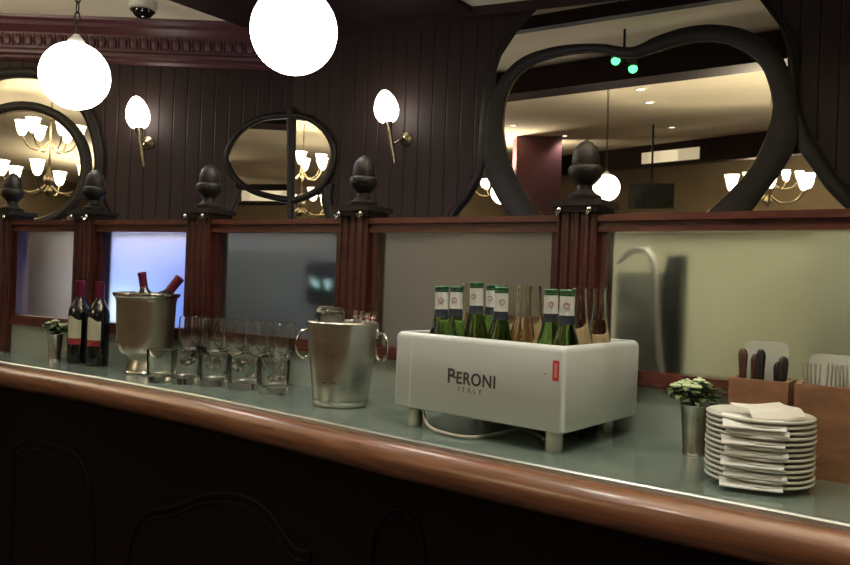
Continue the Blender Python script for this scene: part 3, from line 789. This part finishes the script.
# in the ice bucket
def spirit(loc, top, label):
    t = thing('bottle', label, 'bottle', (0, 0, 0), 'clear bottle necks in the ice bucket')
    MB().lathe([(0, .002), (.018, 0), (.02, .004), (.02, .10), (.017, .12), (.011, .14), (.0105, .172), (.0125, .174), (.0125, .184), (0, .184)], 20).build('bottle_body', M['glass'], t)
    MB().lathe([(.0128, .168), (.0135, .17), (.0135, .182), (.0128, .1835)], 20).build('pink_collar', M['pinkplastic'], t)
    t.location = loc; t.rotation_euler = (Vector(top)-Vector(loc)).to_track_quat('Z', 'Y').to_euler()
for px, py, lab in ((359, 311, 'left of two clear bottle necks poking out of the steel ice bucket'), (371, 313, 'right of two clear bottle necks poking out of the steel ice bucket')):
    top = at(px, py, q.y-.01); base = top+(q+Vector((.020 if px < 365 else .034, -.022 if px < 365 else .024, .03))-top).normalized()*.184
    spirit(base, top, lab)
gl = thing('tumbler', 'upside down clear tumbler lying in the left of the steel ice bucket', 'glass', q+Vector((-.036, .0, .166)))
MB().lathe([(.036, 0), (.0345, .001), (.032, .055), (.029, .062), (0, .063), (0, .070), (.030, .069), (.0345, .063), (.036, .05), (.038, 0)], 24).build('glass_body', M['glass'], None).parent = gl
gl.rotation_euler = (.12, .1, 0)
mb = MB(); rnd = random.Random(4)
for k in range(34):
    a = rnd.uniform(0, 2*PI); r = rnd.uniform(0, .06)
    mt = Matrix.Rotation(rnd.uniform(0, 3), 3, 'X') @ Matrix.Rotation(rnd.uniform(0, 3), 3, 'Z')
    g = bmesh.ops.create_cube(mb.bm, size=.026)
    bmesh.ops.transform(mb.bm, matrix=Matrix.Translation(q+Vector((math.cos(a)*r, math.sin(a)*r, rnd.uniform(.10, .15)))) @ mt.to_4x4(), verts=g['verts'])
tag(mb.build('crushed_ice', M['ice'], None, False), 'loose ice cubes inside the steel ice bucket', 'ice', kind='stuff')

# ------------------------------------------------------------------ white beer cooler
Nn = onz(553, 451, ZC); 
N0 = Vector((.2595, 1.371, 0)); ax = Vector((-.775, .632, 0)).normalized(); bx = Vector((.632, .775, 0)).normalized()
BL, BWd = .412, .326; ZB = ZC+.040; ZT = ZB+.159
def bp(s, t, z): v = N0+ax*s+bx*t; return Vector((v.x, v.y, z))
bm_ = thing('beer_cooler', 'white metal beer cooler box on steel legs filled with bottles', 'cooler', (N0.x, N0.y, ZC))
def rrect(s0, s1, t0, t1, r, n=5):
    pts = []
    for (cs, ct, a0) in ((s1-r, t1-r, 0), (s0+r, t1-r, PI/2), (s0+r, t0+r, PI), (s1-r, t0+r, 3*PI/2)):
        for k in range(n+1):
            a = a0+PI/2*k/n; pts.append((cs+r*math.cos(a), ct+r*math.sin(a)))
    return pts
rings = []
for (ins, z) in ((.004, ZB), (0, ZB+.004), (0, ZT-.012), (.0016, ZT-.006), (.005, ZT-.0015), (.010, ZT), (.016, ZT-.001), (.018, ZT-.006), (.018, ZB+.012)):
    rings.append([bp(s, t, z) for s, t in rrect(ins, BL-ins, ins, BWd-ins, max(.004, .012-ins*.4))])
mb = MB(); mb.loft(rings); mb.build('cooler_body', M['white_metal'], bm_, True, flat_angle=50)
mb = MB(); mb.loft([[bp(s, t, z) for s, t in rrect(BL*.885-.0008, BL*.885+.0008, -.0008, .0, .0002, 1)] for z in (ZB+.002, ZT-.006)])
mb.build('panel_seam', M['whitetag'], bm_)
for s, t in ((.035, .03), (BL-.04, .03), (.06, BWd-.03), (BL-.04, BWd-.03)):
    v = bp(s, t, 0); MB().lathe([(0, 0), (.0155, 0), (.0165, .003), (.0165, .040), (0, .041)], 20, (v.x, v.y, ZC)).build('leg', M['silverdull'], bm_)
v = [bp(.013, -.0006, ZT-.027), bp(.026, -.0006, ZT-.027), bp(.026, -.0006, ZT-.064), bp(.013, -.0006, ZT-.064)]
mb = MB(); fan(mb, v, bx*.0008); rt = mb.build('red_sticker', M['redtag'], bm_, False)
mb = MB(); fan(mb, [bp(.0165, -.0012, ZT-.032), bp(.0225, -.0012, ZT-.032), bp(.0225, -.0012, ZT-.058), bp(.0165, -.0012, ZT-.058)], bx*.0005)
mb.build('sticker_print', mat('sticker_pale', (.6, .25, .22), .5), rt, False)
mb = MB(); c_ = bp(.043, 0, ZT-.052); mb.ball(c_, .003, .003, .003); mb.build('screw', M['steel'], bm_)
# lettering
def text_part(body, size, mtx, m, name, parent, sp=1.0, ext=.0006, sx=1.0, shear=0, off=0.):
    cu = bpy.data.curves.new(name, 'FONT'); cu.body = body; cu.size = size; cu.extrude = ext; cu.align_x = 'LEFT'; cu.space_character = sp; cu.offset = off
    o = bpy.data.objects.new(name, cu); COL.objects.link(o); bpy.context.view_layer.update()
    me = bpy.data.meshes.new_from_object(o.evaluated_get(bpy.context.evaluated_depsgraph_get()))
    bpy.data.objects.remove(o)
    me.transform(Matrix.Diagonal((sx, 1, 1, 1)))
    w = max(v.co.x for v in me.vertices)
    me.transform(mtx); me.transform(Matrix.Translation(-parent_world(parent)))
    me.materials.clear(); me.materials.append(m)
    n = bpy.data.objects.new(name, me); COL.objects.link(n); n.parent = parent
    return w
def facing(px, py):   # frame on the cooler's long front at a pixel
    n = bx; P = onplane(px, py, n, -n.dot(N0)); P -= bx*.0004
    Xa = -ax; Za = -bx; Ya = Vector((0, 0, 1))
    return Matrix.Translation(P) @ Matrix((Xa, Ya, Za)).transposed().to_4x4()
me_ = facing(447, 381.8)
w1 = text_part('P', .041, me_, M['letter'], 'lettering', bm_, sx=.92, off=.0006)
w2 = text_part('ERONI', .0345, me_ @ Matrix.Translation((w1+.003, 0, 0)), M['letter'], 'lettering', bm_, sp=1.1, sx=.885, off=.0005)
mb = MB(); mb.box(w1-.005, w1+.017, .0100, .0132, 0, .0007); mb.xf(me_); mb.build('lettering', M['letter'], bm_, False)
text_part('I T A L Y', .0155, facing(458, 391.5), M['letterpale'], 'lettering', bm_, sp=1.1, sx=.9)
# flex under the cooler
pts = [at(418, 411, 1.50), onz(428, 425, ZC+.012), onz(445, 433, ZC+.005), onz(470, 437, ZC+.005), onz(495, 434, ZC+.006), onz(520, 429, ZC+.006), onz(536, 434, ZC+.006), onz(545, 440, ZC+.01)]
a0 = bp(BL-.045, .045, ZB+.005)
pts[0] = a0
MB().tube(smooth_pts(pts, 6), .0032, 8).build('power_cable', M['cable'], bm_)
# bottles in the cooler
GP = [(0, .003), (.024, 0), (.026, .004), (.0272, .012), (.0272, .13), (.026, .145), (.019, .168), (.0145, .185), (.0128, .215), (.0126, .232), (.0136, .234), (.0136, .243), (0, .243)]
def green_src():
    t = thing('beer_bottle', '', 'beer bottle', (0, 0, 0), 'labelled green bottles in the white cooler')
    MB().lathe(GP, 24).build('bottle_body', M['greenglass'], t)
    MB().lathe([(.0134, .2405), (.0145, .241), (.0147, .247), (.013, .249), (0, .2495)], 24).build('crown_cap', M['capgreen'], t)
    MB().lathe([(.0163, .183), (.0153, .189), (.0146, .200)], 24).build('navy_neck_band', M['bluelabel'], t, normals=True)
    lb = MB().lathe([(.0147, .200), (.0141, .212), (.0141, .241)], 24).build('neck_label', M['necklabel'], t)
    MB().lathe([(.01435, .2365), (.01435, .2403)], 24).build('green_neck_strip', M['capgreen'], t)
    mb = MB()
    for ang in (-PI/2-.25,):
        c = Vector((math.cos(ang)*.0146, math.sin(ang)*.0146, .219)); z = Vector((math.cos(ang), math.sin(ang), .06)).normalized()
        mb.lathe([(.0038, .0005), (.0055, .0008), (.006, 0), (.0055, -.0006)], 16, c, z.to_track_quat('Z', 'Y').to_matrix())
    mb.build('emblem', M['roundel'], lb)
    return t
def clear_src():
    t = thing('beer_bottle', '', 'beer bottle', (0, 0, 0), 'clear bottles in the white cooler')
    g = [(0, .003), (.024, 0), (.026, .004), (.0272, .012), (.0272, .128), (.026, .145), (.021, .168), (.0165, .19), (.0140, .232), (.0152, .236), (.0152, .246), (.0138, .249), (.0115, .249), (.0110, .235), (.0135, .19), (.018, .167), (.0242, .143), (.0254, .128), (.0254, .012), (0, .007)]
    MB().lathe(g, 24).build('bottle_body', M['clearbeer'], t)
    MB().lathe([(0, .0075), (.0251, .0125), (.0251, .128), (.0239, .143), (.0176, .167), (.0145, .182), (0, .182)], 20).build('beer_fill', M['olivebeer'], t)
    return t
gsrc, csrc = green_src(), clear_src(); gf = cf = True
def cool_spot(px, t):
    r = ray(px, 300); o = N0+bx*t   # intersect plan ray with line o + ax*s
    # X = r.x*Y
    s = (r.x*o.y-o.x)/(ax.x-r.x*ax.y); return bp(s, t, ZB+.013), s
blist = [('g', 444, .048), ('g', 456, .115), ('c', 468, .195), ('g', 479, .078), ('g', 490.5, .152), ('g', 501, .047), ('c', 511.5, .215), ('c', 522, .130), ('c', 537, .205), ('g', 553, .115), ('g', 568, .066), ('c', 583, .20), ('c', 600, .255)]
report = []
gi = ci_ = 0
for kind, px, t in blist:
    P, s = cool_spot(px, t); P.z += {479: .008, 490.5: .004, 444: -.003, 456: -.003}.get(px, .005 if kind == 'c' else 0); report.append((px, round(s, 3), t))
    if kind == 'g':
        lab = '%s green bottle from the left in the white cooler, white neck label' % ordn[gi]; gi += 1
        if gf: o = gsrc; gf = False; o.location = P; o['label'] = lab
        else: o = dup(gsrc, P, lab)
    else:
        lab = '%s clear glass bottle from the left standing in the white cooler' % ordn[ci_]; ci_ += 1
        if px == 601: lab = 'rightmost clear glass bottle in the white cooler, with a tan label'
        if cf: o = csrc; cf = False; o.location = P; o['label'] = lab
        else: o = dup(csrc, P, lab)
        if px in (468, 537):
            for ch in o.children:
                if ch.name.startswith('beer_fill'):
                    ch.data = ch.data.copy(); ch.data.materials.clear(); ch.data.materials.append(M['beer'])
        if px == 601:
            mb = MB().lathe([(.0268, .146), (.0217, .169), (.0178, .190)], 24)
            k = mb.build('tan_label', M['tanlabel'], None); k.parent = o
    o.rotation_euler = (random.uniform(-.02, .02), random.uniform(-.03, .03), random.uniform(-.3, .3))
for i in range(len(report)):
    for j in range(i):
        a, b = report[i], report[j]; dd_ = math.hypot(a[1]-b[1], a[2]-b[2])
        if dd_ < .0555: print('BOTTLES CLOSE', a, b, round(dd_, 3))
print('BOTTLES', report)

# ------------------------------------------------------------------ plates and napkins
pc = at(759, 450, 1.235); PC = Vector((pc.x, pc.y, ZC))
psrc = thing('plate', 'white plate at the bottom of the stack', 'plate', PC, 'stack of white side plates')
MB().lathe([(0, .002), (.045, .002), (.047, 0), (.050, .0), (.052, .003), (.062, .006), (.0810, .0104), (.0828, .0122), (.0826, .0140), (.0805, .0150), (.061, .0085), (.051, .0058), (0, .0052)], 56, PC).build('plate_body', M['porcelain'], psrc)
NP = 13; PIT = .0083
names = ['bottom']+ordn[1:13]
def napkin_mesh(seed, side=.105, thick=.0022, droop=.006, wav=.0016):
    rnd = random.Random(seed); ph = rnd.uniform(0, 6); mb = MB(); n = 10
    def pt(i, j, top):
        u = (i/n-.5)*side; v = (j/n-.5)*side
        z = wav*math.sin(u*60+ph)*.6+wav*math.sin(v*50+ph*2)
        e = max(0, (-v-side*.25)/(side*.25)); z -= droop*e*e
        return Vector((u, v, z+(thick if top else 0)))
    T = [[mb.bm.verts.new(pt(i, j, 1)) for j in range(n+1)] for i in range(n+1)]
    B = [[mb.bm.verts.new(pt(i, j, 0)) for j in range(n+1)] for i in range(n+1)]
    for i in range(n):
        for j in range(n):
            mb.bm.faces.new((T[i][j], T[i+1][j], T[i+1][j+1], T[i][j+1])); mb.bm.faces.new((B[i][j], B[i][j+1], B[i+1][j+1], B[i+1][j]))
    for i in range(n):
        mb.bm.faces.new((B[i][0], B[i+1][0], T[i+1][0], T[i][0])); mb.bm.faces.new((T[i][n], T[i+1][n], B[i+1][n], B[i][n]))
        mb.bm.faces.new((B[0][i+1], B[0][i], T[0][i], T[0][i+1])); mb.bm.faces.new((T[n][i+1], T[n][i], B[n][i], B[n][i+1]))
    return mb
yaw0 = -math.atan2(PC.x, PC.y)
for k in range(1, NP):
    z = PC.z+PIT*k
    dup(psrc, (PC.x+random.uniform(-.0012, .0012), PC.y+random.uniform(-.0012, .0012), z), ('white plate at the top of the stack, under the folded napkin' if k == NP-1 else 'white plate, %s from the bottom of the stack' % names[k]))
napk = [(0, -.004), (2, .002), (4, -.003), (6, .002), (8, -.004), (10, .003), (11, -.002)]
cntn = ['lowest', 'second lowest', 'third lowest', 'middle', 'third highest', 'second highest', 'highest']
for j, (k, sh) in enumerate(napk):
    o = napkin_mesh(j, .090, .0020+.0012*(j % 2), .008, .0004).build('paper_napkin', M['paper'], None, True)
    dirn = Vector((math.sin(-yaw0-.06), math.cos(-yaw0-.06), 0))
    o.location = PC-dirn*(.0335)+Vector((-.012+sh, 0, PIT*k+.0155)); o.rotation_euler = (0, 0, yaw0+.06+random.uniform(-.03, .03))
    tag(o, '%s of the white paper napkins tucked between the stacked plates' % cntn[j], 'napkin', 'paper napkins between the plates')
o = napkin_mesh(77, .084, .004, .010, .0028).build('paper_napkin', M['paper'], None, True)
o.location = PC+Vector((.012, .004, PIT*(NP-1)+.0195)); o.rotation_euler = (.06, -.04, yaw0+.45)
tag(o, 'crumpled white paper napkin lying on the topmost plate', 'napkin', 'paper napkins between the plates')

# ------------------------------------------------------------------ cutlery boxes
bd = Vector((.815, -.58, 0)).normalized(); bn = Vector((.58, .815, 0)).normalized()
def caddy(corner, w, dep, h, label):
    t = thing('cutlery_box', label, 'cutlery box', corner)
    def q(s, t_, z): return corner+bd*s+bn*t_+Vector((0, 0, z))
    th = .008
    for nm, (s0, s1, t0, t1) in (('front_panel', (0, w, 0, th)), ('rear_panel', (0, w, dep-th, dep)), ('side_panel', (0, th, th, dep-th)), ('side_panel', (w-th, w, th, dep-th))):
        MB().hexa([q(s0, t0, 0), q(s1, t0, 0), q(s1, t1, 0), q(s0, t1, 0)], [q(s0, t0, h), q(s1, t0, h), q(s1, t1, h), q(s0, t1, h)]).build(nm, M['boxwood'], t, False, .0012)
    MB().hexa([q(th, th, .002), q(w-th, th, .002), q(w-th, dep-th, .002), q(th, dep-th, .002)], [q(th, th, .008), q(w-th, th, .008), q(w-th, dep-th, .008), q(th, dep-th, .008)]).build('bottom_panel', M['boxwood'], t, False)
    return q
HB = .153
c1 = at(728, 400, 1.395); c1.z = ZC
q1 = caddy(c1, .100, .085, HB, 'smaller wooden box of black handled knives behind the plate stack')
c2 = at(794, 400, 1.30); c2.z = ZC
q2 = caddy(c2, .19, .10, HB+.004, 'larger wooden box packed with metal forks at the right end')
def tub(q, s0, s1, t0, t1, z0, z1, label):
    rnd_ = .014
    rings = []
    def rr(t_): 
        pts = []
        for (cs, cz, a0) in ((s1-rnd_, z1-rnd_, 0), (s0+rnd_, z1-rnd_, PI/2), (s0+rnd_, z0+rnd_, PI), (s1-rnd_, z0+rnd_, 3*PI/2)):
            for k in range(6):
                a = a0+PI/2*k/5; pts.append(q(cs+rnd_*math.cos(a), t_, cz+rnd_*math.sin(a)))
        return pts
    o = MB().loft([rr(t0), rr(t1)]).build('plastic_tray', M['tub'], None, True); tag(o, label, 'tray')
tub(q1, .006+.004, .100-.012, .066, .0705, .010, HB+.066, 'clear plastic tray standing upright behind the knives in the smaller wooden box')
tub(q2, .009, .180, .082, .0865, .010, HB+.052, 'white plastic tray standing behind the forks in the larger wooden box')
def knife(q, s, t_, ds, dt, top, m, label, wd=.0088):
    b = q(s, t_, .012); e = q(s+ds, t_+dt, top)
    t = thing('knife', label, 'knife', b, 'knives in the smaller wooden box')
    u = (e-b).normalized(); L = (e-b).length
    sd = bd; fr = bn*-1
    def bar(z0, z1, w0, w1, th):
        a = b+u*z0; c = b+u*z1
        return [a-sd*w0-fr*th, a+sd*w0-fr*th, a+sd*w0+fr*th, a-sd*w0+fr*th], [c-sd*w1-fr*th, c+sd*w1-fr*th, c+sd*w1+fr*th, c-sd*w1+fr*th]
    MB().hexa(*bar(0, L-.085, .004, .008, .0012)).build('blade', M['steel'], t, False)
    rings = []
    for z, w in ((L-.085, .45), (L-.075, .75), (L-.04, .8), (L-.012, 1.0), (L-.004, .8), (L, .4)):
        c = b+u*z; rings.append([c+sd*math.cos(a_)*wd*w+fr*math.sin(a_)*.005*w for a_ in [2*PI*k/12 for k in range(12)]])
    MB().loft(rings).build('handle', m, t)
kn = [(.020, .03, -.006, .01, .205, M['knifewood'], 'leftmost knife in the smaller wooden box, dark red handle'),
      (.034, .045, .0, .005, .196, M['knifewood'], 'second knife from the left in the smaller wooden box'),
      (.049, .028, -.004, .012, .206, M['blackplastic'], 'black handled knife in the middle of the smaller wooden box'),
      (.073, .045, .002, .0, .185, M['blackplastic'], 'second knife from the right in the smaller wooden box, shortest showing'),
      (.086, .028, -.002, .012, .196, M['blackplastic'], 'rightmost black handled knife in the smaller wooden box')]
for k in kn: knife(q1, *k)
def fork_src():
    t = thing('fork', '', 'fork', (0, 0, 0), 'metal forks in the larger wooden box')
    mb = MB()
    mb.tube([(0, 0, 0), (0, 0, .05), (0, 0, .11)], [.0045, .0028, .0022], 8)
    mb.loft([[(-.003, -.001, .108), (.003, -.001, .108), (.003, .001, .108), (-.003, .001, .108)], [(-.0105, -.001, .132), (.0105, -.001, .132), (.0105, .001, .132), (-.0105, .001, .132)], [(-.0115, -.001, .142), (.0115, -.001, .142), (.0115, .001, .142), (-.0115, .001, .142)]])
    for k in range(4):
        x = -.0098+.00653*k; mb.tube([(x, 0, .140), (x, -.001, .16), (x, .001, .182)], [.0017, .0015, .0009], 6)
    mb.build('fork_body', M['steel'], t); return t
fs = fork_src(); ff = True
rnd = random.Random(12)
fk = []
for k in range(14):
    s_ = .018+.0115*k; t_ = (.032, .048, .063)[k % 3]
    loc = q2(s_, t_, .0085); rot = (rnd.uniform(-.05, .05), rnd.uniform(-.11, .11), math.atan2(bd.y, bd.x)+rnd.uniform(-.7, .7))
    lab = 'metal fork standing in the larger wooden box, %s from its left side' % ordn[k]
    if ff: fs.location = loc; fs.rotation_euler = rot; fs['label'] = lab; ff = False
    else: dup(fs, loc, lab, rot)

# ------------------------------------------------------------------ the room behind, seen in the mirrors
def VR(px, py, Y): return reflect(at(px, py, Y), nb, BD)
def VRz(px, py, z):      # the point at height z seen through the large mirror at a pixel
    o = reflect(Vector((0, 0, H)), nb, BD); r = ray(px, py); dr = r-2*nb.dot(r)*nb
    t = (z-o.z)/dr.z; return o+dr*t
def VL(px, py, Y):
    p = at(px, py, Y); return Vector((p.x, 2*YL-p.y, p.z))
def beam(name, A, B, w, z0, ext=1.0, z1=None):
    A = Vector((A.x, A.y, 0)); B = Vector((B.x, B.y, 0)); d = (B-A).normalized()
    mb = MB(); mb.obox(A-d*ext, B+d*ext, -w/2, w/2, z0, (z1 or ZCEIL)-.0005)
    return tag(mb.build(name, M['beam'], None, False), kind='structure')
A = VRz(590, 88, ZCEIL-.20); B = VRz(765, 66, ZCEIL-.20); beam('trim_3', A, B, .34, ZCEIL-.20, 2.0)
A = VRz(560, 26, ZCEIL-.08); B = VRz(690, 6, ZCEIL-.08); beam('trim_4', A, B, .09, ZCEIL-.08, 1.2)
A = VRz(640, 168, ZCEIL-.36); B = VRz(758, 158, ZCEIL-.36)
beam('trim_5', A, B, .3, ZCEIL-.36, 2.5)
d5 = (B-A); d5.z = 0; d5.normalize()
for k, (x0, x1) in enumerate(((585, 602), (606, 632), (638, 690))):
    a_ = VRz(x0, 160, ZCEIL-.29); b_ = VRz(x1, 157, ZCEIL-.29); a_ = A+d5*(a_-A).dot(d5); b_ = A+d5*(b_-A).dot(d5)
    mb = MB(); mb.obox(a_, b_, -.153, .153, ZCEIL-.31, ZCEIL-.12); tag(mb.build('window_%d' % (k+1), M['transom'], None, False, .006), kind='structure')
# downlights
def downlight(P, power, label, spread=2.2):
    t = thing('downlight', label, 'downlight', (P.x, P.y, ZCEIL), 'recessed ceiling downlights')
    MB().lathe([(.045, .0), (.06, 0), (.062, -.006), (.05, -.010), (.045, -.004)], 24, (P.x, P.y, ZCEIL)).build('trim_ring', M['camwhite'], t)
    MB().lathe([(0, -.003), (.045, -.003), (.045, -.001), (0, -.001)], 24, (P.x, P.y, ZCEIL)).build('lamp', M['downlight'], t)
    l = bpy.data.lights.new('downlight_beam', 'SPOT'); l.energy = power; l.spot_size = spread; l.spot_blend = .8; l.shadow_soft_size = .05; l.color = (1, .985, .93)
    o = bpy.data.objects.new('downlight_beam', l); COL.objects.link(o); o.location = (P.x, P.y, ZCEIL-.03)
dl = [(VRz(650, 102, ZCEIL), 'upper of two bright downlights reflected in the large mirror'), (VRz(672, 127, ZCEIL), 'lower of two bright downlights reflected in the large mirror'), (VRz(513, 125, ZCEIL), 'downlight reflected at the left inside the large mirror')]
for P, lab in dl:
    print('DL', P); downlight(P, 30, lab)
for P, pw, lab in ((Vector((.55, .75, 0)), 58, 'ceiling downlight over the right end of the bar'), (Vector((-.55, 1.35, 0)), 29, 'ceiling downlight over the middle of the bar'), (Vector((-1.5, 2.3, 0)), 12, 'ceiling downlight over the left end of the bar'), (Vector((-3.5, -1.5, 0)), 40, 'ceiling downlight deep in the room'), (Vector((-5.2, 2.5, 0)), 40, 'ceiling downlight at the far left of the room')):
    downlight(P, pw, lab)
# green spotlights on a rod
P = VR(624, 62, 5.2)
gs = thing('spotlight', 'pair of green spotlights hanging on a rod, reflected high in the large mirror', 'spotlight', P)
MB().tube([(P.x, P.y, P.z), (P.x, P.y, ZCEIL)], .009, 8).build('rod', M['tvblack'], gs)
right_in_mirror = (VR(640, 62, 5.2)-VR(600, 62, 5.2)).normalized()
for s_, dz in ((-.058, .012), (.062, -.042)):
    c = P+right_in_mirror*s_+Vector((0, 0, dz)); tw = (Vector((1.2, 4.2, H))-c).normalized()
    MB().tube([P, c-tw*.03], .008, 8).build('bracket', M['tvblack'], gs)
    MB().tube([c-tw*.09, c-tw*.02, c], [.022, .032, .036], 16).build('lamp_can', M['tvblack'], gs)
    MB().ball(c+tw*.003, .031, .031, .031, 14, 8).build('green_lens', M['greenlamp'], gs)
# chandeliers
def chandelier(c, R, n, label, pw, a0=0., tiers=((1, 0),)):
    t = thing('chandelier', label, 'chandelier', c, 'brass chandeliers reflected in the mirrors')
    MB().lathe([(0, -.14), (.02, -.12), (.035, -.08), (.02, -.04), (.04, 0), (.045, .05), (.018, .1), (.012, .2), (.012, .22), (0, .22)], 18, c).build('stem', M['brass'], t)
    MB().tube([c+Vector((0, 0, .2)), Vector((c.x, c.y, ZCEIL))], .008, 8).build('rod', M['brass'], t)
    l = bpy.data.lights.new('chandelier_glow', 'SPOT'); l.spot_size = 2.9; l.spot_blend = .5; l.energy = pw; l.shadow_soft_size = .12; l.color = (1, .88, .68)
    o = bpy.data.objects.new('chandelier_glow', l); COL.objects.link(o); o.location = c+Vector((0, 0, .25)); o.rotation_euler = (PI, 0, 0)
    for k, (rs, dz) in [(k, tr) for tr in tiers for k in range(n)]:
        R_, c_ = R*rs, c+Vector((0, 0, dz)); a = a0+2*PI*k/n+dz; d = Vector((math.cos(a), math.sin(a), 0))
        pts = [c_+d*.012+Vector((0, 0, -.02)), c_+d*R_*.35+Vector((0, 0, -.10)), c_+d*R_*.75+Vector((0, 0, -.08)), c_+d*R_+Vector((0, 0, .02))]
        MB().tube(smooth_pts(pts, 5), .008, 8).build('arm', M['brass'], t)
        e = pts[-1]
        MB().lathe([(0, 0), (.02, .0), (.035, .02), (.048, .06), (.055, .11), (.066, .135), (.062, .136), (.05, .11), (.04, .06), (0, .02)], 18, e).build('tulip_shade', M['tulip'], t)
    return t
cA = Vector((-3.56, 3.32, H+.80))
chandelier(cA, .40, 6, 'bright two tier tulip chandelier reflected in the left round mirror', 260, .3, ((1, 0), (.6, .40)))
cB = VR(768, 192, 7.0)
chandelier(cB, .36, 6, 'bright tulip chandelier reflected beside the right edge of the large mirror', 260, .1)
chandelier(Vector((-4.6, -1.2, H+.9)), .36, 6, 'added tulip chandelier deep in the room, lighting the ceiling the mirrors reflect', 520, .4)  # this and the next are added to brighten the mirrored ceiling
chandelier(Vector((-1.2, -3.6, H+1.0)), .36, 6, 'added tulip chandelier near the rear wall, lighting the ceiling the mirrors reflect', 520, .7)

a_ = VR(514, 200, 12.); b_ = VR(558, 200, 12.)
mb = MB(); mb.obox(a_, b_, -.25, .25, 0, ZCEIL); tag(mb.build('pillar', M['burgundy'], None, False), kind='structure')
# television and far bulkhead with lit transoms
P = VR(652, 196, 10.3); print('TV', P)
tvd = thing('television', 'dark wall television reflected low in the large mirror', 'television', P)
rx = (VR(690, 196, 10.3)-VR(610, 196, 10.3)); rx.z = 0; rx.normalize(); ry = Vector((-rx.y, rx.x, 0)); 
if ry.dot(Vector((0, 4, 0))-Vector((P.x, P.y, 0))) < 0: ry = -ry
q = [P-rx*.30, P+rx*.30, P+rx*.30-ry*.05, P-rx*.30-ry*.05]
MB().hexa([p_+Vector((0, 0, -.17)) for p_ in q], [p_+Vector((0, 0, .17)) for p_ in q]).build('screen', M['tvblack'], tvd, False, .008)
MB().tube([P-ry*.03+Vector((0, 0, .1)), Vector((P.x-ry.x*.03, P.y-ry.y*.03, ZCEIL))], .015, 8).build('ceiling_pole', M['tvblack'], tvd)

# ------------------------------------------------------------------ world + render settings that belong to the look
W = bpy.data.worlds.new('world'); S.world = W; W.use_nodes = True
W.node_tree.nodes['Background'].inputs[0].default_value = (.9, .8, .65, 1); W.node_tree.nodes['Background'].inputs[1].default_value = .02
S.view_settings.view_transform = 'Standard'; S.view_settings.look = 'None'; S.view_settings.gamma = 1; S.view_settings.exposure = -.2
S.view_settings.use_curve_mapping = False
S.cycles.use_denoising = True
S.cycles.max_bounces = 20; S.cycles.transmission_bounces = 20; S.cycles.glossy_bounces = 8; S.cycles.diffuse_bounces = 4
S.cycles.sample_clamp_indirect = 4
